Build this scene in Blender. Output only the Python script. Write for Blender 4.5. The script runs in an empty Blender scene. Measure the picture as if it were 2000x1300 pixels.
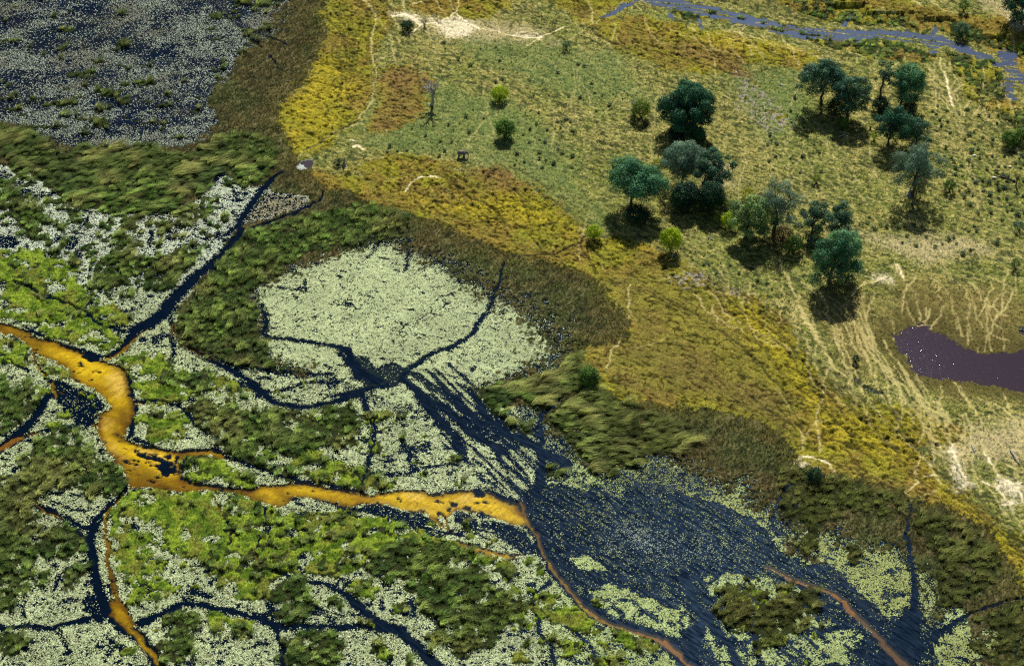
import bpy, math, random
import numpy as np
sc = bpy.context.scene
col = sc.collection
R = math.radians

# ------------------------------------------------------------------ camera, sky, sun, exposure
DEP, HFOV, DIST = R(38.0), R(24.0), 1000.0
H = DIST * math.sin(DEP)
SUN_EL, SUN_AZ = 44.5, 7.0          # sun beyond the marsh, a little to the right of the view (degrees)
FPX = 1000.0 / math.tan(HFOV / 2)   # focal length in the photograph's pixels

cam_d = bpy.data.cameras.new('camera')
cam = bpy.data.objects.new('camera', cam_d); col.objects.link(cam)
cam.location = (0, 0, H); cam.rotation_euler = (math.pi / 2 - DEP, 0, 0)
cam_d.sensor_width = 36; cam_d.lens = 18 / math.tan(HFOV / 2)
cam_d.clip_start = 1; cam_d.clip_end = 30000
sc.camera = cam

world = bpy.data.worlds.new("World"); sc.world = world; world.use_nodes = True
wn = world.node_tree.nodes; wl = world.node_tree.links; wn.clear()
sky = wn.new('ShaderNodeTexSky'); sky.sky_type = 'NISHITA'; sky.sun_disc = False
sky.sun_elevation = R(SUN_EL); sky.sun_rotation = R(SUN_AZ)
bg = wn.new('ShaderNodeBackground'); bg.inputs[1].default_value = 0.055
wo = wn.new('ShaderNodeOutputWorld')
wl.new(sky.outputs[0], bg.inputs[0]); wl.new(bg.outputs[0], wo.inputs[0])

sun_d = bpy.data.lights.new('sun', 'SUN'); sun_d.energy = 5.0; sun_d.angle = R(0.5); sun_d.color = (1.0, 0.95, 0.86)
sun = bpy.data.objects.new('sun', sun_d); col.objects.link(sun)
# the lamp shines along its -Z: tilt so that light comes from +Y (beyond) at SUN_EL
sun.rotation_euler = (-(math.pi / 2 - R(SUN_EL)), 0, -R(SUN_AZ)); sun.location = (0, 1500, 900)
sc.view_settings.view_transform = 'Standard'; sc.view_settings.look = 'None'
sc.view_settings.exposure = 0.35; sc.view_settings.gamma = 1.0
sc.cycles.use_denoising = False
sc.cycles.pixel_filter_type = 'BLACKMAN_HARRIS'; sc.cycles.filter_width = 1.25
sc.cycles.max_bounces = 6; sc.cycles.transparent_max_bounces = 6; sc.cycles.diffuse_bounces = 3
sc.cycles.caustics_reflective = False; sc.cycles.caustics_refractive = False

# ------------------------------------------------------------------ helpers
rng = np.random.default_rng(7)
random.seed(7)

def ray_to_ground(px, py, z=0.0):
    """where the sight line of a photograph pixel meets the level z (survey of the place)"""
    cx = (np.asarray(px, float) - 1000) / FPX; cy = (650 - np.asarray(py, float)) / FPX
    dy = math.cos(DEP) + cy * math.sin(DEP); dz = -math.sin(DEP) + cy * math.cos(DEP)
    t = (z - H) / dz
    return cx * t, dy * t
def mpp(py):
    cy = (650 - py) / FPX
    dz = -math.sin(DEP) + cy * math.cos(DEP)
    return (-H / dz) / FPX
def dep_at(py):
    return DEP - math.atan((650 - py) / FPX)

CROP = {'A': (0, 0), 'B': (650, 0), 'C': (1300, 0), 'D': (0, 420), 'E': (650, 420), 'F': (1300, 420),
        'G': (0, 845), 'H': (650, 845), 'I': (1300, 845)}
def pts(s):
    """'A 10,20 30,40 H 1,2' -> photo pixels; the letter picks the survey tile (scale .35), Z is the whole photo"""
    out = []; t = 'Z'
    for w in s.split():
        if ',' not in w: t = w; continue
        a, b = map(float, w.split(','))
        if t == 'Z': out.append((a, b))
        else: out.append((CROP[t][0] + .35 * a, CROP[t][1] + .35 * b))
    return np.array(out)
def world_pts(s):
    p = pts(s); x, y = ray_to_ground(p[:, 0], p[:, 1]); return np.stack([x, y], 1)

def tag(o, label=None, cat=None, group=None, kind=None):
    if label: o['label'] = label
    if cat: o['category'] = cat
    if group: o['group'] = group
    if kind: o['kind'] = kind
    return o

def mesh_np(name, verts, faces, mat, colors=None, parent=None, smooth=False, attr='tint', extra=None):
    """fast mesh from numpy: faces is (n,3) or (n,4), or a list of those"""
    if not isinstance(faces, list): faces = [faces]
    me = bpy.data.meshes.new(name)
    verts = np.ascontiguousarray(verts, np.float32)
    me.vertices.add(len(verts)); me.vertices.foreach_set('co', verts.ravel())
    loops = np.concatenate([f.ravel() for f in faces]).astype(np.int32)
    sizes = np.concatenate([np.full(len(f), f.shape[1], np.int32) for f in faces])
    starts = np.concatenate([[0], np.cumsum(sizes)[:-1]]).astype(np.int32)
    me.loops.add(len(loops)); me.loops.foreach_set('vertex_index', loops)
    me.polygons.add(len(sizes)); me.polygons.foreach_set('loop_start', starts)
    try: me.polygons.foreach_set('loop_total', sizes)
    except Exception: pass
    if smooth: me.polygons.foreach_set('use_smooth', np.ones(len(sizes), bool))
    if colors is not None:
        a = me.color_attributes.new(attr, 'FLOAT_COLOR', 'POINT')
        c = np.ones((len(verts), 4), np.float32); c[:, :3] = colors
        a.data.foreach_set('color', c.ravel())
    if extra:
        for k, v in extra.items():
            a = me.attributes.new(k, 'FLOAT', 'POINT'); a.data.foreach_set('value', np.ascontiguousarray(v, np.float32))
    me.update(calc_edges=True)
    me.materials.append(mat)
    o = bpy.data.objects.new(name, me); col.objects.link(o)
    if parent: o.parent = parent
    return o

def S(r, g, b, k=1.0):
    """an 8-bit colour to a linear one, times k"""
    v = np.array([r, g, b], float) / 255
    return np.where(v <= .04045, v / 12.92, ((v + .055) / 1.055) ** 2.4) * k

# ------------------------------------------------------------------ materials
class NT:
    def __init__(s, name):
        s.m = bpy.data.materials.new(name); s.m.use_nodes = True
        s.n = s.m.node_tree.nodes; s.l = s.m.node_tree.links; s.n.clear()
        s.out = s.n.new('ShaderNodeOutputMaterial')
    def new(s, t, **k):
        nd = s.n.new(t)
        for a, b in k.items(): setattr(nd, a, b)
        return nd
    def link(s, a, b): s.l.new(a, b)
    def noise(s, scale, detail=4, vec=None, rough=.6):
        n = s.new('ShaderNodeTexNoise'); n.inputs['Scale'].default_value = scale
        n.inputs['Detail'].default_value = detail; n.inputs['Roughness'].default_value = rough
        if vec is not None: s.link(vec, n.inputs['Vector'])
        return n
    def ramp(s, fac, stops):
        r = s.new('ShaderNodeValToRGB'); e = r.color_ramp.elements
        while len(e) < len(stops): e.new(.5)
        for el, (p, c) in zip(e, stops): el.position = p; el.color = (*c, 1)
        s.link(fac, r.inputs[0]); return r
    def mul(s, a, b, fac=1.0):
        m = s.new('ShaderNodeMixRGB', blend_type='MULTIPLY'); m.inputs[0].default_value = fac
        s.link(a, m.inputs[1]); s.link(b, m.inputs[2]); return m

def ground_material():
    t = NT('ground_cover'); g = t.new('ShaderNodeNewGeometry')
    a = t.new('ShaderNodeAttribute', attribute_name='tint')
    n = t.noise(2.2, 5, g.outputs['Position'], .7)
    r = t.ramp(n.outputs['Fac'], [(.28, (.45, .47, .5)), (.5, (1, 1, 1)), (.72, (1.5, 1.46, 1.4))])
    n2 = t.noise(.35, 3, g.outputs['Position'])
    r2 = t.ramp(n2.outputs['Fac'], [(.3, (.88, .92, .86)), (.7, (1.1, 1.06, 1.08))])
    m = t.mul(a.outputs['Color'], r.outputs[0]); m2 = t.mul(m.outputs[0], r2.outputs[0])
    b = t.new('ShaderNodeBump'); b.inputs['Strength'].default_value = .55; b.inputs['Distance'].default_value = .35
    t.link(n.outputs['Fac'], b.inputs['Height'])
    p = t.new('ShaderNodeBsdfPrincipled'); p.inputs['Roughness'].default_value = .95; p.inputs['Specular IOR Level'].default_value = .06
    t.link(m2.outputs[0], p.inputs['Base Color']); t.link(b.outputs[0], p.inputs['Normal'])
    t.link(p.outputs[0], t.out.inputs[0]); return t.m

def leaf_material(name, transl=.35, gloss=.06, rough=.45):
    t = NT(name); a = t.new('ShaderNodeAttribute', attribute_name='tint'); g = t.new('ShaderNodeNewGeometry')
    n = t.noise(1.4, 3, g.outputs['Position'])
    r = t.ramp(n.outputs['Fac'], [(.3, (.75, .8, .75)), (.7, (1.25, 1.2, 1.15))])
    m = t.mul(a.outputs['Color'], r.outputs[0])
    d = t.new('ShaderNodeBsdfDiffuse'); tr = t.new('ShaderNodeBsdfTranslucent'); gl = t.new('ShaderNodeBsdfGlossy')
    gl.inputs['Roughness'].default_value = rough
    t.link(m.outputs[0], d.inputs[0]); t.link(m.outputs[0], tr.inputs[0])
    x = t.new('ShaderNodeMixShader'); x.inputs[0].default_value = transl
    t.link(d.outputs[0], x.inputs[1]); t.link(tr.outputs[0], x.inputs[2])
    y = t.new('ShaderNodeMixShader'); y.inputs[0].default_value = gloss
    t.link(x.outputs[0], y.inputs[1]); t.link(gl.outputs[0], y.inputs[2])
    t.link(y.outputs[0], t.out.inputs[0]); return t.m

def simple_material(name, c1, c2, scale=3.0, rough=.85, bump=.4, spec=.3):
    t = NT(name); g = t.new('ShaderNodeTexCoord')
    n = t.noise(scale, 6, g.outputs['Object'], .65)
    r = t.ramp(n.outputs['Fac'], [(.3, tuple(c1)), (.7, tuple(c2))])
    b = t.new('ShaderNodeBump'); b.inputs['Strength'].default_value = bump; b.inputs['Distance'].default_value = .1
    t.link(n.outputs['Fac'], b.inputs['Height'])
    p = t.new('ShaderNodeBsdfPrincipled'); p.inputs['Roughness'].default_value = rough; p.inputs['Specular IOR Level'].default_value = spec
    t.link(r.outputs[0], p.inputs['Base Color']); t.link(b.outputs[0], p.inputs['Normal'])
    t.link(p.outputs[0], t.out.inputs[0]); return t.m

def water_material(name, tint, body, clear, rough=.12, wave=.25, wscale=1.2, stretch=(1, 1, 1), amp=.05, refl=(.34, .60, .88), film=False):
    """clear = share of the bed seen through the surface; body = diffuse colour of the water, mirrored sky blue painted into some"""
    t = NT(name); g = t.new('ShaderNodeNewGeometry')
    mp = t.new('ShaderNodeMapping'); mp.inputs['Scale'].default_value = stretch; mp.inputs['Rotation'].default_value = (0, 0, R(25))
    t.link(g.outputs['Position'], mp.inputs[0])
    n = t.noise(wscale, 5, mp.outputs[0], .65)
    b = t.new('ShaderNodeBump'); b.inputs['Strength'].default_value = wave; b.inputs['Distance'].default_value = amp
    t.link(n.outputs['Fac'], b.inputs['Height'])
    tr = t.new('ShaderNodeBsdfTransparent'); tr.inputs[0].default_value = (*tint, 1)
    d = t.new('ShaderNodeBsdfDiffuse'); d.inputs[0].default_value = (*body, 1)
    x = t.new('ShaderNodeMixShader'); x.inputs[0].default_value = clear
    t.link(d.outputs[0], x.inputs[1]); t.link(tr.outputs[0], x.inputs[2])
    gl = t.new('ShaderNodeBsdfGlossy'); gl.inputs['Roughness'].default_value = rough; 
    if film:      # a streaky film of weed and wind-ruffled patches dulls the mirror
        mf = t.new('ShaderNodeMapping', vector_type='TEXTURE'); mf.inputs['Scale'].default_value = (7, 1.3, 1); mf.inputs['Rotation'].default_value = (0, 0, R(-44)); t.link(g.outputs['Position'], mf.inputs[0])
        nf = t.noise(1.0, 7, mf.outputs[0], .72); rf = t.ramp(nf.outputs['Fac'], [(.42, tuple(.12 * q for q in refl)), (.62, refl)]); t.link(rf.outputs[0], gl.inputs['Color'])
    else: gl.inputs['Color'].default_value = (*refl, 1)
    t.link(b.outputs[0], gl.inputs['Normal'])
    f = t.new('ShaderNodeFresnel'); f.inputs[0].default_value = 1.33; t.link(b.outputs[0], f.inputs['Normal'])
    y = t.new('ShaderNodeMixShader'); t.link(f.outputs[0], y.inputs[0]); t.link(x.outputs[0], y.inputs[1]); t.link(gl.outputs[0], y.inputs[2])
    t.link(y.outputs[0], t.out.inputs[0]); return t.m

M_ground = ground_material()
M_reed = leaf_material('reed_blades', .45, .008, .5)
M_grass = leaf_material('grass_blades', .4, .006, .5)
M_leaf = leaf_material('tree_leaves', .22, .015, .5)
M_pad = leaf_material('lily_leaf', .10, .005, .5)
M_bark = simple_material('bark', S(58, 50, 42), S(95, 86, 74), 2.5)
M_dead = simple_material('weathered_wood', S(120, 118, 112), S(190, 186, 176), 3)
M_mound = simple_material('termite_clay', S(95, 98, 98), S(150, 148, 140), 1.5)
M_hide = simple_material('elephant_hide', S(88, 86, 84), S(125, 121, 116), 2.5, .75)
M_ivory = simple_material('ivory', S(215, 208, 188), S(235, 228, 210), 3, .5, .1)
M_stone = simple_material('bleached_stone', S(200, 195, 180), S(240, 236, 225), 3)
# ------------------------------------------------------------------ the survey grid (world metres)
DX, DY = 0.42, 0.5
X0, X1, Y0, Y1 = -285.0, 285.0, 578.0, 1096.0
NX = int((X1 - X0) / DX) + 1; NY = int((Y1 - Y0) / DY) + 1
xs = X0 + DX * np.arange(NX); ys = Y0 + DY * np.arange(NY)
GX, GY = np.meshgrid(xs.astype(np.float32), ys.astype(np.float32))
_tab = rng.random((512, 512)).astype(np.float32)
def vnoise(x, y, seed=0):
    x = x + seed * 37.13; y = y + seed * 91.7
    xi = np.floor(x); yi = np.floor(y); fx = x - xi; fy = y - yi
    xi = xi.astype(np.int32); yi = yi.astype(np.int32)
    fx = fx * fx * (3 - 2 * fx); fy = fy * fy * (3 - 2 * fy)
    a = _tab[yi & 511, xi & 511]; b = _tab[yi & 511, (xi + 1) & 511]
    c = _tab[(yi + 1) & 511, xi & 511]; d = _tab[(yi + 1) & 511, (xi + 1) & 511]
    return (a + (b - a) * fx) * (1 - fy) + (c + (d - c) * fx) * fy
def noise(size, seed=0, oct=1, ang=0.0, ax=1.0, ay=1.0, x=None, y=None):
    """value noise with features about `size` metres; returns about 0..1"""
    x = GX if x is None else x; y = GY if y is None else y
    c, s = math.cos(R(ang)), math.sin(R(ang))
    u = (x * c + y * s) / (size * ax); v = (-x * s + y * c) / (size * ay)
    r = 0; w = 1; tot = 0
    for k in range(oct):
        r = r + w * vnoise(u, v, seed + k * 3 + 1); tot += w; w *= .55; u = u * 2.03 + 5.1; v = v * 2.03 + 1.7
    return r / tot
def sstep(a, b, x):
    t = np.clip((x - a) / (b - a), 0, 1); return t * t * (3 - 2 * t)

# coarse grid for signed distances
CS = 4
CX, CY = GX[::CS, ::CS], GY[::CS, ::CS]
def seg_d2(px, py, a, b):
    dx, dy = b[0] - a[0], b[1] - a[1]; L = dx * dx + dy * dy + 1e-9
    t = np.clip(((px - a[0]) * dx + (py - a[1]) * dy) / L, 0, 1)
    return (px - a[0] - t * dx) ** 2 + (py - a[1] - t * dy) ** 2, t
def upsample(c):
    yy = np.arange(NY) / CS; xx = np.arange(NX) / CS
    yi = np.minimum(yy.astype(int), c.shape[0] - 2); xi = np.minimum(xx.astype(int), c.shape[1] - 2)
    fy = np.clip(yy - yi, 0, 1)[:, None]; fx = np.clip(xx - xi, 0, 1)[None]
    r0 = c[yi]; r1 = c[yi + 1]; row = r0 * (1 - fy) + r1 * fy
    return (row[:, xi] * (1 - fx) + row[:, xi + 1] * fx).astype(np.float32)
def sdf(*polys):
    """signed distance in metres, positive inside any of the outlines"""
    best = None
    for s in polys:
        w = world_pts(s); n = len(w)
        inside = np.zeros(CX.shape, bool); d2 = np.full(CX.shape, 1e9, np.float32)
        for i in range(n):
            a, b = w[i], w[(i + 1) % n]
            q, _ = seg_d2(CX, CY, a, b); d2 = np.minimum(d2, q)
            if a[1] != b[1]:
                c = (a[1] > CY) != (b[1] > CY)
                xc = (b[0] - a[0]) * (CY - a[1]) / (b[1] - a[1]) + a[0]
                inside ^= c & (CX < xc)
        d = np.sqrt(d2); d = np.where(inside, d, -d)
        best = d if best is None else np.maximum(best, d)
    return upsample(best)
def line(s, w, pad=6.0, w2=None):
    """(distance - half width) to a traced line, w in photo pixels (to w2 at its far end), only near it; 99 elsewhere"""
    p = pts(s); W = world_pts(s); out = np.full(GX.shape, 99.0, np.float32)
    n = len(W); w2 = w if w2 is None else w2
    for i in range(n - 1):
        a, b = W[i], W[i + 1]
        wa = w + (w2 - w) * i / (n - 1); wb = w + (w2 - w) * (i + 1) / (n - 1)
        m = mpp((p[i, 1] + p[i + 1, 1]) / 2) * 1.15; hw = max(wa, wb) * m / 2 + pad
        x0 = max(0, int((min(a[0], b[0]) - hw - X0) / DX)); x1 = min(NX, int((max(a[0], b[0]) + hw - X0) / DX) + 2)
        y0 = max(0, int((min(a[1], b[1]) - hw - Y0) / DY)); y1 = min(NY, int((max(a[1], b[1]) + hw - Y0) / DY) + 2)
        if x0 >= x1 or y0 >= y1: continue
        q, t = seg_d2(WX[y0:y1, x0:x1], WY[y0:y1, x0:x1], a, b)
        d = np.sqrt(q) - (wa + (wb - wa) * t) * m / 2
        out[y0:y1, x0:x1] = np.minimum(out[y0:y1, x0:x1], d)
    return out
# wiggled coordinates so that traced lines wander a little
WX = GX + (noise(9, 90, 2) - .5) * 2.4 + (noise(2.2, 91) - .5) * .9
WY = GY + (noise(9, 92, 2) - .5) * 3.0 + (noise(2.2, 93) - .5) * 1.2
E1 = (noise(14, 1, 3) - .5) * 9; E2 = (noise(4, 2, 3) - .5) * 5; E3 = (noise(1.3, 3, 2) - .5) * 4
EDGE = E1 * .6 + E2 + E3

# ------------------------------------------------------------------ covers, painted one over the other
# codes
B_, L_, D_, M_, RR, G_, Y_, S_ = range(8)      # sedge marsh, lily water, open water, floating mat, tall reed, savanna, yellow sedge, sand river
zone = np.full(GX.shape, B_, np.int8)
dens = np.zeros(GX.shape, np.float32)           # lily leaf density
# --- lily waters
l_bottom = sdf('Z -300,300 0,318 40,335 90,355 150,405 300,412 380,392 430,336 500,368 526,362 480,430 440,470 400,540 345,600 335,640 345,680 430,705 545,722 600,738 640,700 700,752 790,752 850,735 880,730 930,765 990,790 1030,800 1040,850 1100,890 1160,920 1245,930 1320,950 1420,985 1500,1020 1540,1080 1640,1110 1740,1185 1830,1215 1870,1190 1900,1320 1900,1600 -300,1600')
l_pond = sdf('Z 520,700 500,640 490,590 505,560 560,530 620,502 680,482 740,472 790,480 870,520 940,560 1010,600 1065,640 1085,690 1065,715 1000,735 930,765 880,790 800,800 700,770 640,740')
l_top = sdf('Z -300,-300 500,-300 560,-10 530,60 470,100 445,140 415,190 420,235 390,272 330,290 290,285 215,290 130,292 80,262 40,245 0,240 -300,220')
l_wedge = sdf('A 1340,1260 1420,1160 1500,1070 1600,1090 1720,1090 1720,1150 1600,1190 1480,1230')
l_right = sdf('I -200,100 0,140 200,240 330,330 450,260 470,420 600,430 640,520 720,560 800,520 860,560 930,540 960,620 1100,640 1300,640 1330,720 1430,760 1500,860 1560,940 1480,1050 1400,1040 1200,1040 900,760 640,600 400,470 0,330 -300,280')
l_se = sdf('I 1500,1100 1650,1050 1720,1120 1900,1090 1850,1200 1650,1400 1500,1400')
l_E = sdf('E 970,1130 1100,1040 1160,1040 1230,1060 1160,1130 1180,1180 1290,1240 1350,1320 H 1330,60 1380,230 1500,260 1650,170 1800,150 2100,300 2100,360 1700,340 1450,360 1150,250')
def put(mask, z): zone[mask] = z
m = (l_top + EDGE * 1.3 + (noise(1.3, 16, 2) - .5) * 22 * sstep(-110, -80, GX + (GY - 900) * .2)) > 0; put(m, L_); dens[m] = .62
m = ((l_bottom + EDGE * .8) > 0); put(m, L_); dens[m] = .9; m &= (GY > 800) & (GX < -95); dens[m] = .72
m = ((l_pond + EDGE * 2.2 + (noise(1.2, 17) - .5) * (14 + 20 * sstep(-60, 10, GX))) > 0); put(m, L_); dens[m] = (.45 + .6 * sstep(-6, 14, l_pond))[m]
m = ((l_wedge + EDGE * .4) > 0); put(m, L_); dens[m] = .6
m = ((l_right + EDGE * 1.2 + (noise(1.1, 18) - .5) * 16) > 0); put(m, L_); dens[m] = (.58 + .25 * sstep(0, 8, l_right))[m]
m = ((l_se + EDGE * 1.4) > 0); put(m, L_); dens[m] = .8
m = ((l_E + EDGE * 1.2 + (noise(1.1, 19) - .5) * 8) > 0); put(m, L_); dens[m] = .5
# --- open dark water with drifting leaves
d_main = sdf('Z 985,975 1010,955 1045,935 1090,945 1160,960 1210,960 1245,938 1300,950 1345,964 1390,978 1425,995 1470,1013 1505,1045 1525,1075 1566,1100 1615,1097 1650,1125 1680,1155 1715,1185 1735,1205 1776,1202 1805,1205 1820,1222 1840,1235 1826,1258 1838,1330 1340,1330 1290,1262 1200,1222 1150,1190 1110,1150 1080,1110 1060,1080 1040,1030')
d_extra = sdf('E 90,770 190,790 240,860 330,820 400,850 440,870 390,930 330,970 200,975 150,930',
              'D 250,900 400,950 540,1000 600,1080 530,1100 520,1180 420,1170 340,1090 300,1000',
              'H 130,400 280,410 430,470 560,560 640,590 560,590 430,540 300,470 160,450',
              'H 800,500 1000,520 1080,570 1150,680 1060,680 1000,640 900,560',
              'G 490,600 540,700 560,880 640,1000 560,1050 420,940 520,900 480,720',
              'G 1050,850 1200,910 1160,930 1060,880', 'D -100,115 60,120 110,150 70,185 -100,190')
streak = np.maximum(noise(1.2, 31, 3, -47, 7, .55), noise(1.4, 30, 3, -36, 6, .55))
m = (d_main + E2 * .7 + E3 * .5) > 0; put(m, L_); dens[m] = .16
dd = sstep(.50, .68, streak) * (.25 + .75 * noise(16, 29, 2))
dens[m] = (.02 + dd * .62)[m]
m2 = (d_extra + E2 * .5 + E3 * .4) > 0; put(m2, L_); dens[m2] = .12
dmain = m
# leaf patches in the open water
lp = sdf('I -450,880 -300,850 -150,900 0,960 120,1000 130,1080 60,1130 -40,1120 -180,1080 -330,1000',
         'I 220,800 430,790 560,800 720,850 850,900 960,960 900,1000 980,1080 1120,1120 1000,1300 300,1300 200,1120 170,1040 260,1050 280,940',
         'H 1180,530 1300,530 1320,570 1230,570', 'H 1330,700 1480,690 1500,760 1400,770', 'I -350,1120 -200,1170 -100,1330 -500,1330')
pn = noise(6, 33, 4, -45, 1.8, .6)
m = ((lp + E2 * 1.2) > 0) & (pn > .42) & dmain; dens[m] = .85
m = (l_pond > 0) | (l_bottom > 3)
gapn = noise(5, 35, 4); hair = np.abs(noise(11, 36, 3) - .5)
dens = np.where((zone == L_) & (dens > .7) & (((gapn < .32) & (l_pond < 0)) | (hair < .006)), dens * .25, dens)
dens = np.where(l_pond > 0, dens * (.72 + .5 * noise(1.4, 28, 2)), dens)
# striped water between the hub and the open water
st = sdf('E 430,880 640,830 900,1010 1150,1220 H 1150,240 1060,380 950,350 820,260 560,0 E 620,1260 560,1100')
m = (st + E2) > 0
sn = noise(2.0, 37, 3, -56, 6, .7); dens[m] = np.where(sn[m] > .56, .9, np.where(sn[m] > .47, .35, .05))
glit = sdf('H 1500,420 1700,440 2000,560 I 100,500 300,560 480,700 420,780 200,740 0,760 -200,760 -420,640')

gz = (sstep(-4, 14, glit)) * (.25 + .75 * sstep(.35, .7, noise(1.8, 38, 3, -44, 5, .6))); dens = np.where((zone == L_) & dmain, np.maximum(dens, gz * .62), dens)  # extra leaves here stand in for streaks of light on the water
# --- floating green mats
mats = sdf('D -150,190 80,200 200,190 280,240 380,270 430,330 460,420 560,520 640,500 750,580 720,620 600,600 700,720 620,790 540,740 500,720 430,740 370,700 280,690 200,640 110,590 -150,560',
           'D -100,690 100,690 170,740 170,840 60,830 -100,870', 'D 200,810 300,820 390,890 370,920 250,890', 'D 210,950 290,960 280,1010 220,1000',
           'D 460,990 540,970 560,1030 500,1060', 'D 330,1110 400,1090 400,1130 340,1140', 'D 240,1160 340,1140 330,1190 250,1190',
           'D 650,800 760,790 850,760 940,790 940,850 860,860 800,840 700,840', 'D 710,860 860,830 1000,840 1060,900 1180,850 1190,900 1150,980 1090,1000 1030,1040 900,1050 760,1000 710,930',
           'D 730,1130 820,1110 860,1050 1000,1070 1060,1160 1040,1210 930,1270 820,1290 730,1230', 'G 720,0 850,10 880,80 740,30', 'G 940,50 970,10 1050,0 1000,70',
           'G 1020,130 1150,110 1200,150 1330,220 1430,260 1420,310 1300,290 1200,250 1100,280 1010,240',
           'G 690,330 900,310 1150,330 1330,320 1440,380 1550,420 1620,440 1800,440 2000,430 H 120,450 300,480 440,540 540,590 600,580 760,620 800,680 900,670 1000,700 1100,710 1200,770 1180,830 1060,830 880,780 700,700 400,640 200,700 100,800 0,850 G 1850,800 1600,790 1540,830 1500,930 1330,930 1300,840 1200,800 1100,700 950,680 850,620 850,760 980,860 900,900 880,980 800,900 690,830 640,760 625,680 615,560 610,450 650,380',
           'G 1140,1000 1250,1010 1420,1080 1400,1150 1200,1120', 'G 690,900 800,900 810,940 720,960', 'G 660,1160 700,1140 750,1230 700,1240', 'G 850,1120 900,1100 900,1150 860,1160',
           'G 1450,100 1700,100 2000,200 H 150,150 200,200 280,260 270,330 160,320 0,290 G 1800,290 1700,240 1560,200',
           'H 200,140 280,120 300,160 230,180', 'H 290,270 350,260 360,300 300,310', 'H 650,110 710,130 710,165 640,150', 'H 475,210 510,210 510,245 480,240', 'H 680,270 715,275 710,305 685,300', 'H 450,160 480,165 470,190',
           'H 1050,830 1130,900 1280,900 1280,960 1150,950', 'H 1150,980 1280,960 1420,980 1550,1080 1450,1140 1300,1080 1160,1060', 'H 1160,1140 1290,1130 1290,1180 1170,1180',
           'H 1550,1100 1620,1090 1700,1130 1780,1160 1800,1200 1740,1220 1600,1200', 'H 1450,1250 1560,1220 1650,1260 1620,1300 1450,1330', 'H 990,920 1090,940 1080,1060 1000,1100', 'H 1010,1230 1080,1220 1060,1290 1000,1290',
           'H 80,840 200,820 260,880 180,930 100,900', 'H 340,960 400,950 400,1010 340,1010', 'H 190,1180 270,1160 340,1230 320,1270 240,1240', 'H 520,1120 600,1110 620,1180 550,1200', 'H 140,1040 200,1040 210,1080 150,1080',
           'H 505,480 550,475 555,510 520,515', 'H 700,560 800,560 790,590 720,600', 'H 720,510 750,510 750,550 725,550', 'H 860,600 900,600 900,630 865,630', 'H 1440,930 1490,930 1490,955 1450,955',
           'D 1180,900 1270,910 1260,960 1190,1000', 'D 1310,1000 1380,980 1390,1030 1320,1020', 'D 1550,985 1600,1000 1630,1040 1560,1030', 'D 1240,1040 1280,1035 1275,1070 1245,1070', 'D 1680,940 1730,930 1720,1000 1690,990', 'D 1285,935 1320,935 1315,980 1290,980')
matn = noise(5, 41, 3)
m = ((mats + E2 * 1.3 + E3 * .9) > 0) & ((matn > .38) | (mats > 14)); put(m, M_)
mott = sdf('E 60,1150 200,1080 330,1110 500,1180 520,1230 420,1290 H 400,60 250,120 0,60', 'I 250,800 880,900 900,1000 780,1300 550,1300 300,1000', 'G 800,640 1300,840 1330,920 1200,900 880,800', 'G 1700,250 2000,250 H 0,100 -400,80 -600,-20', 'H 1000,850 1300,900 1800,1200 1500,1300 1000,1300', 'D 1150,840 1300,900 1400,1060 1200,1060')
m = ((mott + E2) > 0) & (noise(4.5, 43, 3) > .60) & (zone == L_); put(m, M_)

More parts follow.
